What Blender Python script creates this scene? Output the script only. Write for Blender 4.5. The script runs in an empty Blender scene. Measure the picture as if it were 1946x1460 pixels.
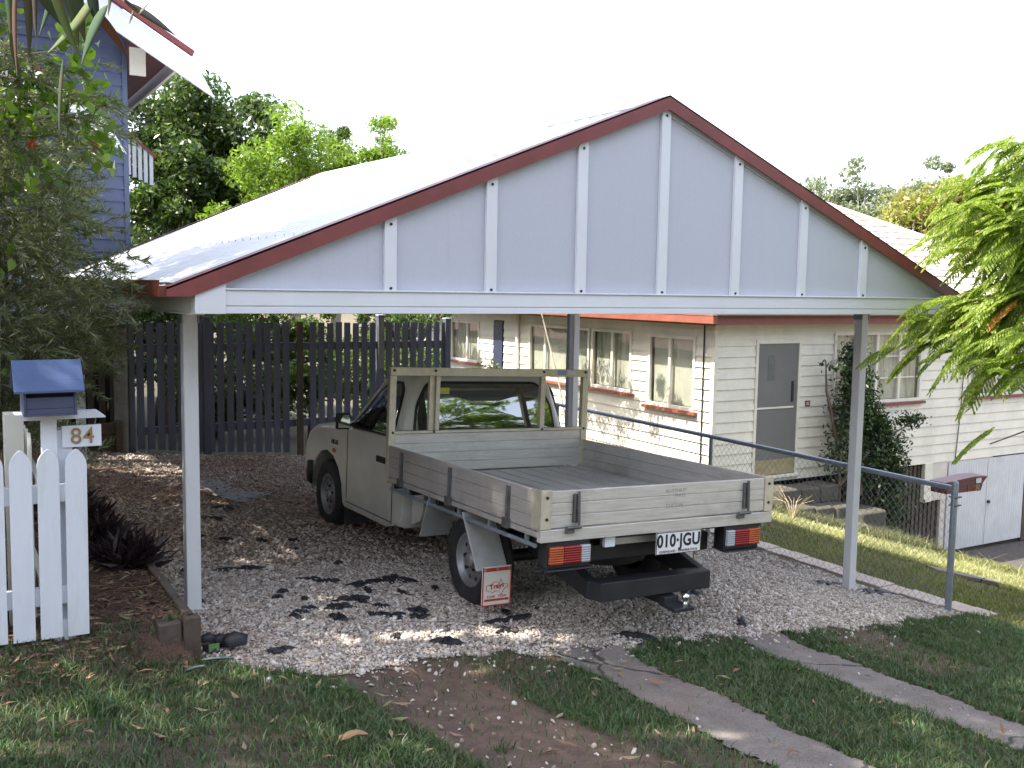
import bpy, math, random
import numpy as np
from mathutils import Vector, Matrix
random.seed(7); rng = np.random.default_rng(7)
R = math.radians
S = bpy.context.scene
COL = S.collection

# ------------------------------------------------------------ terrain height
def ss(a, b, x):
    t = min(1, max(0, (x-a)/(b-a))); return t*t*(3-2*t)
def table(x, T):
    if x <= T[0][0]: return T[0][1]
    for (a, va), (b, vb) in zip(T, T[1:]):
        if x <= b: return va+(vb-va)*(x-a)/(b-a)
    return T[-1][1]
def G(x, y):
    xx = min(max(x, -9), 6); yy = max(-14, min(y, .7))
    z = -2.31-.131*xx-.045*(yy-.7)
    z += table(x, [(-3.2, 0), (-1.35, .08), (.15, .23), (1.2, .2), (3.1, 0)])*ss(-.9, .3, y)*(1-.45*ss(4, 7, y))
    if x > 6: z -= .26*(min(x, 12.2)-6)*ss(-3, 3, y)+.12*(min(x, 12)-6)*(1-ss(-3, 3, y))
    if x < -3.36:
        k = ss(-.50-.6*ss(3.60, 3.95, -x), -.34, y)*ss(0, .04, -3.36-x)
        z = z*(1-k)-1.60*k
    return z

# ------------------------------------------------------------ materials
MATS = {}
def ramp(nt, fac, stops):
    r = nt.nodes.new('ShaderNodeValToRGB'); e = r.color_ramp.elements
    while len(e) < len(stops): e.new(.5)
    for i, (p, c) in enumerate(stops): e[i].position = p; e[i].color = (*c, 1)
    nt.links.new(fac, r.inputs[0]); return r.outputs[0]
def texc(nt, kind='Object', scale=(1, 1, 1)):
    t = nt.nodes.new('ShaderNodeTexCoord'); m = nt.nodes.new('ShaderNodeMapping'); m.inputs['Scale'].default_value = scale
    nt.links.new(t.outputs[kind], m.inputs[0]); return m.outputs[0]
def noise(nt, vec, scale, detail=6, rough=.6, out='Fac'):
    n = nt.nodes.new('ShaderNodeTexNoise'); n.inputs['Scale'].default_value = scale
    n.inputs['Detail'].default_value = detail; n.inputs['Roughness'].default_value = rough
    nt.links.new(vec, n.inputs['Vector']); return n.outputs[out]
def mixc(nt, fac, a, b, mode='MIX'):
    m = nt.nodes.new('ShaderNodeMix'); m.data_type = 'RGBA'; m.blend_type = mode
    for k, v in ((0, fac), (6, a), (7, b)):
        if isinstance(v, (int, float)): m.inputs[k].default_value = v
        elif isinstance(v, tuple): m.inputs[k].default_value = (*v, 1) if len(v) == 3 else v
        else: nt.links.new(v, m.inputs[k])
    return m.outputs[2]
def bump(nt, h, strength, dist=.01):
    b = nt.nodes.new('ShaderNodeBump'); b.inputs['Strength'].default_value = strength; b.inputs['Distance'].default_value = dist
    nt.links.new(h, b.inputs['Height']); return b.outputs[0]
def base(name):
    m = bpy.data.materials.new(name); m.use_nodes = True; nt = m.node_tree
    return m, nt, nt.nodes['Principled BSDF']
def mat(name, col, rough=.6, var=.12, scale=8, metal=0, bmp=.15, bscale=60, stretch=(1, 1, 1), dirt=None, dirt_amt=.5, dscale=2.5, spec=.5, bdist=.004):
    """painted / worn surface: base colour with mottling, optional dirt patches and fine bump"""
    if name in MATS: return MATS[name]
    m, nt, p = base(name); v = texc(nt, 'Object', stretch)
    n = noise(nt, v, scale)
    lo = tuple(c*(1-var) for c in col); hi = tuple(min(1, c*(1+var)) for c in col)
    c = ramp(nt, n, [(.3, lo), (.7, hi)])
    if dirt:
        d = noise(nt, v, dscale, 9, .7)
        f = ramp(nt, d, [(.48, (0, 0, 0)), (.72, (dirt_amt,)*3)])
        c = mixc(nt, f, c, dirt)
    nt.links.new(c, p.inputs['Base Color'])
    p.inputs['Roughness'].default_value = rough; p.inputs['Metallic'].default_value = metal
    p.inputs['Specular IOR Level'].default_value = spec
    if bmp: nt.links.new(bump(nt, noise(nt, v, bscale, 4), bmp, bdist), p.inputs['Normal'])
    MATS[name] = m; return m
def leafmat(name, cols, trans=.45, rough=.45):
    m, nt, p = base(name)
    g = nt.nodes.new('ShaderNodeNewGeometry')
    c = ramp(nt, g.outputs['Random Per Island'], [(i/(len(cols)-1), k) for i, k in enumerate(cols)])
    n = noise(nt, texc(nt, 'Object'), .9, 3)
    c = mixc(nt, .35, c, ramp(nt, n, [(.35, (.25, .25, .25)), (.65, (1, 1, 1))]), 'MULTIPLY')
    nt.links.new(c, p.inputs['Base Color']); p.inputs['Roughness'].default_value = rough
    t = nt.nodes.new('ShaderNodeBsdfTranslucent')
    tc = mixc(nt, 1.0, c, (1.0, 1.15, .45), 'MULTIPLY'); nt.links.new(tc, t.inputs['Color'])
    mx = nt.nodes.new('ShaderNodeMixShader'); mx.inputs[0].default_value = trans
    out = nt.nodes['Material Output']
    nt.links.new(p.outputs[0], mx.inputs[1]); nt.links.new(t.outputs[0], mx.inputs[2]); nt.links.new(mx.outputs[0], out.inputs[0])
    MATS[name] = m; return m

SPLIT = {'cable', 'rail', 'post', 'post_bracket', 'beam_end_cap', 'side_rail', 'bolt', 'purlin', 'inner_guard', 'clamp', 'barge_half', 'hanging_chain', 'timber_rafter', 'rake_trim', 'lamp_bracket', 'ridge_tiles', 'sleeper', 'shaft_part', 'edging_board', 'rim_hole'}
# ------------------------------------------------------------ mesh builder
class MB:
    def __init__(s): s.v = []; s.f = []
    def add(s, vs, fs):
        o = len(s.v); s.v += [tuple(v) for v in vs]; s.f += [tuple(i+o for i in f) for f in fs]; return s
    def box(s, a, b):
        (x0, y0, z0), (x1, y1, z1) = a, b
        x0, x1 = sorted((x0, x1)); y0, y1 = sorted((y0, y1)); z0, z1 = sorted((z0, z1))
        return s.add([(x0, y0, z0), (x1, y0, z0), (x1, y1, z0), (x0, y1, z0), (x0, y0, z1), (x1, y0, z1), (x1, y1, z1), (x0, y1, z1)],
                     [(0, 3, 2, 1), (4, 5, 6, 7), (0, 1, 5, 4), (1, 2, 6, 5), (2, 3, 7, 6), (3, 0, 4, 7)])
    def hexa(s, p):   # 8 points, bottom ring 0-3, top ring 4-7
        return s.add(p, [(0, 3, 2, 1), (4, 5, 6, 7), (0, 1, 5, 4), (1, 2, 6, 5), (2, 3, 7, 6), (3, 0, 4, 7)])
    def beam(s, p, q, w, h, up=(0, 0, 1)):
        p = Vector(p); q = Vector(q); d = (q-p).normalized(); r = d.cross(Vector(up)).normalized(); u = r.cross(d)
        r *= w/2; u *= h/2
        return s.hexa([p-r-u, p+r-u, q+r-u, q-r-u, p-r+u, p+r+u, q+r+u, q-r+u])
    def prism(s, poly, axis, a, b):
        """poly: 2-D points in the plane of the two other axes (in x,y,z order), extruded along axis from a to b"""
        def P(u, v, w):
            return {0: (w, u, v), 1: (u, w, v), 2: (u, v, w)}[axis]
        n = len(poly); vs = [P(u, v, a) for u, v in poly]+[P(u, v, b) for u, v in poly]
        fs = [tuple(range(n)), tuple(reversed(range(n, 2*n)))]+[(i, i+n, (i+1) % n+n, (i+1) % n) for i in range(n)]
        return s.add(vs, fs)
    def tube(s, pts, r, n=8, r1=None, cap=True):
        pts = [Vector(p) for p in pts]; rings = []; up = Vector((0, 0, 1))
        N = len(pts); rs = r if isinstance(r, (list, tuple)) else [r+(0 if r1 is None else (r1-r)*i/(N-1)) for i in range(N)]
        o = len(s.v)
        for i, p in enumerate(pts):
            d = (pts[min(i+1, N-1)]-pts[max(i-1, 0)]).normalized()
            a = d.cross(up if abs(d.z) < .95 else Vector((1, 0, 0))).normalized(); b = d.cross(a)
            for k in range(n):
                t = 2*math.pi*k/n; s.v.append(tuple(p+(a*math.cos(t)+b*math.sin(t))*rs[i]))
        for i in range(N-1):
            for k in range(n):
                s.f.append((o+i*n+k, o+i*n+(k+1) % n, o+(i+1)*n+(k+1) % n, o+(i+1)*n+k))
        if cap: s.f.append(tuple(o+k for k in reversed(range(n)))); s.f.append(tuple(o+(N-1)*n+k for k in range(n)))
        return s
    def lathe(s, prof, c, axis=0, n=32):
        """prof: list (radius, offset along axis)"""
        o = len(s.v); c = Vector(c)
        for r, h in prof:
            for k in range(n):
                t = 2*math.pi*k/n; a, b = r*math.cos(t), r*math.sin(t)
                d = {0: (h, a, b), 1: (a, h, b), 2: (a, b, h)}[axis]; s.v.append(tuple(c+Vector(d)))
        for i in range(len(prof)-1):
            for k in range(n): s.f.append((o+i*n+k, o+i*n+(k+1) % n, o+(i+1)*n+(k+1) % n, o+(i+1)*n+k))
        return s
    def loft(s, rings, close=True, caps=True):
        o = len(s.v); n = len(rings[0])
        for r in rings: s.v += [tuple(p) for p in r]
        for i in range(len(rings)-1):
            for k in range(n if close else n-1):
                s.f.append((o+i*n+k, o+i*n+(k+1) % n, o+(i+1)*n+(k+1) % n, o+(i+1)*n+k))
        if caps: s.f.append(tuple(o+k for k in reversed(range(n)))); s.f.append(tuple(o+(len(rings)-1)*n+k for k in range(n)))
        return s
    def islands(s):
        p = list(range(len(s.v)))
        def f(i):
            while p[i] != i: p[i] = p[p[i]]; i = p[i]
            return i
        for q in s.f:
            for k in q[1:]: p[f(k)] = f(q[0])
        g = {}
        for q in s.f: g.setdefault(f(q[0]), []).append(q)
        out = []
        for fs in g.values():
            ids = sorted({k for q in fs for k in q}); m = {k: i for i, k in enumerate(ids)}
            b = MB(); b.v = [s.v[k] for k in ids]; b.f = [tuple(m[k] for k in q) for q in fs]; out.append(b)
        return out
    def build(s, name, m, parent=None, bevel=0, smooth=False, seg=2):
        if name in SPLIT:
            for b in s.islands(): o = b.build1(name, m, parent, bevel, smooth, seg)
            return o
        return s.build1(name, m, parent, bevel, smooth, seg)
    def build1(s, name, m, parent=None, bevel=0, smooth=False, seg=2):
        me = bpy.data.meshes.new(name); me.from_pydata(s.v, [], s.f); me.update()
        return link(name, me, m, parent, bevel, smooth, seg)
def link(name, me, m, parent=None, bevel=0, smooth=False, seg=2):
    import bmesh
    if len(me.polygons) < 20000:
        bm = bmesh.new(); bm.from_mesh(me); bmesh.ops.recalc_face_normals(bm, faces=bm.faces); bm.to_mesh(me); bm.free()
    o = bpy.data.objects.new(name, me); COL.objects.link(o)
    if m: me.materials.append(m)
    if parent: o.parent = parent
    if bevel:
        b = o.modifiers.new('bevel', 'BEVEL'); b.width = bevel; b.segments = seg; b.limit_method = 'ANGLE'; b.angle_limit = R(35); b.harden_normals = True
    if smooth or bevel:
        me.polygons.foreach_set('use_smooth', [True]*len(me.polygons))
        if smooth and not bevel:
            a = o.modifiers.new('ws', 'WEIGHTED_NORMAL')
            bm = bmesh.new(); bm.from_mesh(me)
            for e in bm.edges:
                if len(e.link_faces) == 2 and e.calc_face_angle(0) > R(40): e.smooth = False
            bm.to_mesh(me); bm.free()
    return o
def tag(o, label=None, cat=None, group=None, kind=None):
    if label: o['label'] = label
    if cat: o['category'] = cat
    if group: o['group'] = group
    if kind: o['kind'] = kind
    return o
def empty(name, loc, label, cat, group=None, mx=None):
    e = bpy.data.objects.new(name, None); COL.objects.link(e); e.empty_display_size = .2
    e.location = loc
    if mx is not None: e.matrix_world = mx
    return tag(e, label, cat, group)
def fast(name, V, F, m, parent=None, smooth=False):
    """V (n,3) array, F (m,k) int array"""
    me = bpy.data.meshes.new(name); k = F.shape[1]
    me.vertices.add(len(V)); me.vertices.foreach_set('co', np.ascontiguousarray(V, dtype=np.float32).ravel())
    me.loops.add(F.size); me.loops.foreach_set('vertex_index', F.astype(np.int32).ravel())
    me.polygons.add(len(F)); me.polygons.foreach_set('loop_start', np.arange(0, F.size, k, dtype=np.int32))
    me.update(calc_edges=True); me.validate()
    o = bpy.data.objects.new(name, me); COL.objects.link(o); me.materials.append(m)
    if parent: o.parent = parent
    if smooth: me.polygons.foreach_set('use_smooth', [True]*len(me.polygons))
    return o
def text(name, s, size, m, mx, parent=None, depth=.003, sx=1.0, bold=0, spacing=1.0):
    c = bpy.data.curves.new(name, 'FONT'); c.body = s; c.size = size; c.extrude = depth; c.align_x = 'CENTER'; c.align_y = 'CENTER'; c.offset = bold; c.space_character = spacing
    t = bpy.data.objects.new('tmp', c); COL.objects.link(t)
    dg = bpy.context.evaluated_depsgraph_get(); dg.update()
    me = bpy.data.meshes.new_from_object(t.evaluated_get(dg)); me.name = name
    bpy.data.objects.remove(t); me.transform(Matrix.Diagonal((sx, 1, 1, 1)))
    me.transform(mx)
    o = bpy.data.objects.new(name, me); COL.objects.link(o); me.materials.clear(); me.materials.append(m)
    if parent: o.parent = parent
    return o
FRONT = Matrix.Rotation(R(90), 4, 'X')      # text facing -y

# ------------------------------------------------------------ foliage
def leaves(C, size, aspect=.4, up=.0, flat=0.0, dirs=None):
    """quads (diamonds) at centres C"""
    n = len(C)
    a = rng.normal(size=(n, 3)) if dirs is None else dirs+rng.normal(size=(n, 3))*.35
    a[:, 2] += up; a /= np.linalg.norm(a, axis=1)[:, None]
    b = rng.normal(size=(n, 3)); b[:, 2] *= (1-flat); b = b-(b*a).sum(1)[:, None]*a; b /= np.linalg.norm(b, axis=1)[:, None]
    L = size*rng.uniform(.6, 1.3, n)[:, None]; W = L*aspect*rng.uniform(.7, 1.2, n)[:, None]
    nrm = np.cross(a, b)
    V = np.stack([C-a*L*.5, C-a*L*.05+b*W*.5+nrm*L*.06, C+a*L*.5-nrm*L*.05, C-a*L*.05-b*W*.5+nrm*L*.06], 1).reshape(-1, 3)
    F = np.arange(4*n).reshape(n, 4)
    return V, F
def hexleaves(C, size, aspect=.6, up=0.0):
    n = len(C); a = rng.normal(size=(n, 3)); a[:, 2] += up; a /= np.linalg.norm(a, axis=1)[:, None]
    b = rng.normal(size=(n, 3)); b = b-(b*a).sum(1)[:, None]*a; b /= np.linalg.norm(b, axis=1)[:, None]; nr = np.cross(a, b)
    L = size*rng.uniform(.6, 1.3, n)[:, None]; W = L*aspect
    pts = [C-a*L*.5]
    for t, w in ((-.30, .36), (-.05, .5), (.22, .34)): pts.append(C+a*L*t+b*W*w+nr*L*.10*w)
    pts.append(C+a*L*.55-nr*L*.08)
    for t, w in ((.22, .34), (-.05, .5), (-.30, .36)): pts.append(C+a*L*t-b*W*w+nr*L*.10*w)
    V = np.stack(pts, 1).reshape(-1, 3); k = (np.arange(n)*8)[:, None]
    F = np.concatenate([k+[0, 1, 6, 7], k+[1, 2, 5, 6], k+[2, 3, 4, 5]], 1).reshape(-1, 4)
    return V, F
def clumps(n, cen, rad, nc, cr, shell=.55):
    """points in nc clumps spread inside an ellipsoid, most of them near its skin"""
    cen = np.array(cen, float); rad = np.array(rad, float)
    d = rng.normal(size=(nc, 3)); d /= np.linalg.norm(d, axis=1)[:, None]
    r = rng.uniform(shell, 1.0, nc)[:, None]
    cc = cen+d*r*rad
    sz = cr*rng.uniform(.5, 1.35, nc)
    idx = rng.integers(0, nc, n)
    e = rng.normal(size=(n, 3)); e /= np.linalg.norm(e, axis=1)[:, None]
    e *= (rng.uniform(0, 1, n)**.45)[:, None]
    return cc[idx]+e*sz[idx][:, None]*np.array([1, 1, .75]), cc
def tree(name, label, cat, foot, cen, rad, n, nc, cr, leaf, m, bark, group=None, shell=.5, tr=.14, aspect=.42, extra=None, nb=9):
    root = empty(name, foot, label, cat, group)
    P, cc = clumps(n, cen, rad, nc, cr, shell)
    P = P[~sun_gap(P)]
    V, F = leaves(P, leaf, aspect)
    fast('crown', V-np.array(foot), F, m, root)
    b = MB(); f = Vector((0, 0, 0)); c = Vector(cen)-Vector(foot)
    mid = Vector((c.x*.5+.1, c.y*.5-.08, c.z*.45)); top = Vector((c.x, c.y, c.z+rad[2]*.35))
    b.tube([f-Vector((0, 0, .15)), f+Vector((.03, .02, .4)), mid, c*.85, top], [tr*1.25, tr, tr*.8, tr*.5, tr*.15], 9)
    for k in rng.choice(len(cc), min(nb, len(cc)), replace=False):
        e = Vector(cc[k])-Vector(foot); s0 = mid.lerp(c*.85, random.random()); q = s0.lerp(e, .5)+Vector((0, 0, .12*random.random()))
        b.tube([s0, q, e], [tr*.42, tr*.25, tr*.06], 6)
    b.build('trunk', bark, root, smooth=True)
    return root

bark = mat('bark_brown', (.13, .095, .07), .9, .4, 12, bmp=.8, bscale=30, stretch=(1, 1, .25))
bark_pale = mat('bark_pale', (.34, .30, .25), .85, .3, 8, bmp=.5, bscale=25, stretch=(1, 1, .25))

# ------------------------------------------------------------ surfaces list
white_paint = mat('white_paint', (.70, .73, .78), .42, .04, 5, bmp=.12, bscale=90, dirt=(.52, .51, .48), dirt_amt=.35)
cream_paint = mat('cream_paint', (.62, .62, .55), .5, .06, 5, bmp=.12, bscale=70, dirt=(.40, .40, .35), dirt_amt=.45)
post_paint = mat('post_paint', (.66, .67, .69), .45, .06, 5, bmp=.15, bscale=70, dirt=(.42, .41, .37), dirt_amt=.6, stretch=(1, 1, .4))
old_white = mat('aged_white_boards', (.72, .68, .57), .55, .07, 3, bmp=.25, bscale=50, dirt=(.47, .45, .38), dirt_amt=.55, dscale=1.6)
maroon = mat('maroon_trim', (.20, .050, .048), .45, .12, 6, bmp=.1, dirt=(.10, .035, .03), dirt_amt=.5)
maroon_rust = mat('maroon_stained', (.115, .028, .020), .35, .3, 5, bmp=.1, dirt=(.34, .07, .02), dirt_amt=.8, dscale=3, stretch=(1, 3, 1))
rust_red = mat('faded_red_trim', (.25, .08, .05), .6, .15, 6, bmp=.2, dirt=(.18, .06, .05), dirt_amt=.6)
navy = mat('navy_fence_paint', (.100, .112, .160), .7, .2, 6, bmp=.4, bscale=40, stretch=(1, 1, .15), dirt=(.09, .09, .105), dirt_amt=.5)
blue_boards = mat('blue_weatherboard', (.080, .104, .190), .55, .1, 4, bmp=.2, bscale=40, dirt=(.07, .085, .14), dirt_amt=.5)
box_blue = mat('letterbox_blue', (.060, .098, .205), .45, .08, 6, bmp=.2, bscale=60, dirt=(.05, .075, .18), dirt_amt=.4)
box_blue_dark = mat('letterbox_body_blue', (.052, .066, .120), .5, .1, 6, bmp=.2, bscale=60)
picket_white = mat('picket_white', (.66, .69, .75), .5, .07, 8, bmp=.6, bscale=35, stretch=(1, 1, .2), dirt=(.40, .42, .38), dirt_amt=.75, dscale=4)
galv = mat('galvanised_steel', (.28, .32, .37), .45, .15, 12, metal=.6, bmp=.1)
black_rubber = mat('black_rubber', (.018, .018, .020), .75, .3, 20, bmp=.3, bscale=80, dirt=(.06, .052, .045), dirt_amt=.6, dscale=6)
black_steel = mat('black_steel', (.012, .013, .017), .5, .3, 8, bmp=.15, dirt=(.045, .036, .030), dirt_amt=.4, dscale=5)
dark_wood = mat('weathered_dark_timber', (.085, .065, .05), .9, .3, 8, bmp=.6, bscale=30, stretch=(1, 1, .2), dirt=(.13, .11, .09), dirt_amt=.5)
sleeper = mat('retaining_timber', (.085, .062, .048), .9, .35, 8, bmp=.7, bscale=30, dirt=(.15, .13, .115), dirt_amt=.6)
concrete = mat('stump_concrete', (.20, .20, .185), .9, .2, 8, bmp=.5, dirt=(.11, .11, .10), dirt_amt=.6)
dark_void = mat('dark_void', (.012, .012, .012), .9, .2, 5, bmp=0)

# =============================================================== CARPORT
# origin at the middle of the front gable, z = 0 at the underside of the front beam
cp = empty('carport', (0, 0, G(0, 0)), 'white open carport with a boarded gable front and maroon edges over the parked truck', 'carport')
cpz = Vector((0, 0, -G(0, 0)))
def cpart(mb, name, m, **k):
    mb.v = [(x, y, z-G(0, 0)) for x, y, z in mb.v]
    return mb.build(name, m, cp, **k)
XE, SL, ZR, D, DZ = 3.25, .406, 1.52, 7.2, .13
def roofz(x, y, base=0):      # top of sheeting
    t = max(0, min(1, y/D)); return ZR-SL*abs(x)+DZ*t*(1-abs(x)/3.4)+base
# gable cladding: textured fibre-cement sheet
gm, nt, p = base('gable_sheet'); v = texc(nt)
c = ramp(nt, noise(nt, v, 140, 4, .8), [(.3, (.45, .475, .545)), (.7, (.53, .555, .62))])
c = mixc(nt, ramp(nt, noise(nt, v, 1.1, 5), [(.4, (0, 0, 0)), (.7, (.35,)*3)]), c, (.53, .56, .62))
stv = texc(nt, 'Object', (9, 9, .55)); c = mixc(nt, ramp(nt, noise(nt, stv, 1.6, 7, .7), [(.55, (0, 0, 0)), (.8, (.30,)*3)]), c, (.40, .39, .36))
c = mixc(nt, ramp(nt, noise(nt, v, 3.3, 9, .8), [(.60, (0, 0, 0)), (.70, (.16,)*3)]), c, (.36, .35, .33))
nt.links.new(c, p.inputs['Base Color']); p.inputs['Roughness'].default_value = .75
nt.links.new(bump(nt, noise(nt, v, 160, 3, .8), .35, .003), p.inputs['Normal'])
zc = lambda x: ZR-.075-SL*abs(x)
gp_ = MB().prism([(-3.20, .13), (3.20, .13), (3.20, zc(3.2)), (0, zc(0)), (-3.20, zc(3.2))], 1, -.004, .012)
for k in range(-3, 4):          # nail heads either side of every batten
    for dx in (-.058, .058):
        z = .19
        while z < zc(abs(k*.7+dx))-.06:
            gp_.lathe([(0, -.0062), (.0035, -.006), (.0045, -.003)], (k*.7+dx+random.gauss(0, .003), 0, z+random.gauss(0, .008)), 1, 7); z += .17
cpart(gp_, 'gable_panel', gm)
# front beam with lip and groove
b = MB()
b.box((-3.10, -.040, .045), (3.18, .05, .132)); b.box((-3.10, -.034, .039), (3.18, .045, .045)); b.box((-3.10, -.040, 0), (3.18, .05, .039))
b.box((-3.10, -.052, .132), (3.18, .01, .142))
cpart(b, 'front_beam', white_paint, bevel=.003)
b = MB()
b.box((-XE-.02, -.048, -.002), (-3.10, .055, .20)); b.box((3.18, -.048, -.002), (XE, .055, .17))
for pts in ([(-XE-.02, .17), (-XE-.02, -.002)],): pass
cpart(b, 'beam_end_cap', white_paint, bevel=.003)
# battens on the gable with a bolt at each end
for k in range(-3, 4):
    x = k*.7; top = zc(x)-.035*(abs(k) > 0)-.0
    bt = MB().prism([(x-.04, .128), (x+.04, .128), (x+.04, zc(abs(x+.04))-.004), (x, zc(abs(x))-.004 if k == 0 else (zc(x+.04)+zc(x-.04))/2-.004), (x-.04, zc(abs(x-.04))-.004)], 1, -.032, -.005)
    ob = cpart(bt, 'gable_batten', white_paint, bevel=.003)
    bo = MB()
    for z in (.155, zc(abs(x))-.05):
        bo.lathe([(0, -.038), (.009, -.038), (.009, -.03)], (x, 0, z-G(0, 0)), 1, 10)
    o2 = bo.build('bolt', black_steel, ob)
# white trim strip under the left rake
b = MB()
for s in (-1, 1):
    b.hexa([(s*3.2, -.018, zc(3.2)-.02), (0, -.018, zc(0)-.035), (0, .0, zc(0)-.035), (s*3.2, .0, zc(3.2)-.02),
            (s*3.2, -.018, zc(3.2)+.01), (0, -.018, zc(0)+.01), (0, .0, zc(0)+.01), (s*3.2, .0, zc(3.2)+.01)])
cpart(b, 'rake_trim', gm)
# barge capping front and rear
def barge(y0, y1):
    b = MB()
    for s in (-1, 1):
        for (za, zb, ya, yb) in ((-.088, .012, y0, y0+.012), (.0, .012, y0, y1)):
            if za < -.05:
                y = (ya+yb)/2; r0 = roofz(0, y); r1 = roofz(3.42, y)
                b.prism([(0, r0+zb), (s*3.42, r1+zb), (s*3.42, .093), (s*3.293, .093), (0, r0+za)], 1, ya, yb); continue
            pts = []
            for z in (za, zb):
                for (x, y) in ((0, ya), (s*3.42, ya), (s*3.42, yb), (0, yb)):
                    pts.append((x, y, roofz(x, y)+z))
            b.hexa(pts)
    return b
cpart(barge(-.062, .09), 'front_barge', maroon)
cpart(barge(D-.09, D+.01), 'rear_barge', maroon)
# roof sheeting: ribs run down the slope
rm, nt, p = base('roof_sheet'); v = texc(nt)
c = ramp(nt, noise(nt, v, 1.4, 6), [(.3, (.62, .65, .71)), (.7, (.72, .745, .79))])
nt.links.new(c, p.inputs['Base Color']); p.inputs['Roughness'].default_value = .38; p.inputs['Metallic'].default_value = 0.0
for s in (-1, 1):
    ys = []; y = -.05
    while y < D:
        ys += [(y, 0), (y+.014, .006), (y+.034, .006), (y+.048, 0)]; y += .19
    ys = [t for t in ys if t[0] < D]+[(D, 0)]
    V = []; F = []
    xs = [0, 1.1, 2.2, 3.40]
    for x in xs:
        for (y, h) in ys: V.append((s*x, y, roofz(x, y)+h-.004-G(0, 0)))
    for x in xs:
        for (y, h) in ys: V.append((s*x, y, roofz(x, y)+h-.016-G(0, 0)))
    n = len(ys); o = n*len(xs)
    for i in range(len(xs)-1):
        for j in range(n-1):
            F.append((i*n+j, i*n+j+1, (i+1)*n+j+1, (i+1)*n+j)); F.append((o+i*n+j, o+(i+1)*n+j, o+(i+1)*n+j+1, o+i*n+j+1))
    for j in range(n-1): F.append(((len(xs)-1)*n+j, (len(xs)-1)*n+j+1, o+(len(xs)-1)*n+j+1, o+(len(xs)-1)*n+j))
    b = MB(); b.v = list(V); b.f = list(F)
    for x in (1.1, 2.6, .3):
        y = .1
        while y < D-.1:
            b.lathe([(0, .019), (.004, .018), (.005, .012), (.003, .0)], (s*x, y, roofz(x, y)-G(0, 0)), 2, 5); y += .19
    b.build('roof_sheet', rm, cp)
b = MB()
for s in (-1, 1):
    b.hexa([(0, .05, roofz(0, 0)-.001), (s*.16, .05, roofz(.16, 0)-.001), (s*.16, D-.05, roofz(.16, D)-.001), (0, D-.05, roofz(0, D)-.001),
            (0, .05, roofz(0, 0)+.007), (s*.16, .05, roofz(.16, 0)+.006), (s*.16, D-.05, roofz(.16, D)+.006), (0, D-.05, roofz(0, D)+.007)])
cpart(b, 'ridge_cap', rm)
# gutters (open topped box) and side beams
def gutter(s):
    b = MB(); xo, xi = s*3.46, s*3.345
    b.box((xo, -.045, .095), (xo-s*.004, D, .178)); b.box((xo, -.045, .091), (xi, D, .095)); b.box((xi, -.045, .095), (xi+s*.004, D, .17))
    b.box((xo, -.048, .091), (xi, -.0455, .150)); b.box((xo, D, .091), (xi, D+.004, .185))
    b.tube([(xo, -.045, .178), (xo, D, .178)], .005, 6)
    return b
cpart(gutter(-1), 'gutter', maroon_rust); cpart(gutter(1), 'gutter', maroon)
for s in (-1, 1):
    b = MB(); b.box((s*3.27, .056, .0), (s*3.225, D-.02, .155)); b.box((s*3.275, .056, -.012), (s*3.19, D-.02, -.0005)); b.box((s*3.275, .056, .156), (s*3.19, D-.02, .166))
    cpart(b, 'side_beam', cream_paint, bevel=.003)
b = MB().box((-3.2, D-.05, 0), (3.2, D, .15)); cpart(b, 'rear_beam', cream_paint, bevel=.003)
b = MB()
for y in (1.8, 3.6, 5.4):     # rafters and tie under the roof
    for s in (-1, 1): b.beam((0, y, roofz(0, y)-.08), (s*3.22, y, roofz(3.22, y)-.08), .05, .1)
    b.box((-3.19, y-.025, .01), (3.19, y+.025, .12))
cpart(b, 'rafter', cream_paint)
b = MB()
for x in (.5, 1.5, 2.5):
    for s in (-1, 1): b.beam((s*x, .02, roofz(x, 0)-.045), (s*x, D-.06, roofz(x, D)-.045), .04, .04)
cpart(b, 'purlin', cream_paint)
def cpost(x, y):
    zb = G(x, y)
    b = MB().box((x-.045, y-.045, zb-.1), (x+.045, y+.045, -.013)); o = cpart(b, 'post', post_paint, bevel=.008)
    b = MB().box((x-.052, y-.052, -.075), (x-.0455, y+.052, -.014)).box((x+.0455, y-.052, -.075), (x+.052, y+.052, -.014))
    b.v = [(a, c, d-G(0, 0)) for a, c, d in b.v]; b.build('post_bracket', galv, o)
cpost(-3.16, .62); cpost(3.13, .84); cpost(-3.16, 5.9); cpost(3.07, 5.62)
b = MB(); zb = G(3.2, 5.95); b.tube([(3.2, 5.95, zb), (3.2, 5.95, .09)], .042, 14); b.tube([(3.2, 5.95, .0), (3.30, 5.9, .10)], .04, 10)
cpart(b, 'downpipe', galv, smooth=True)

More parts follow.
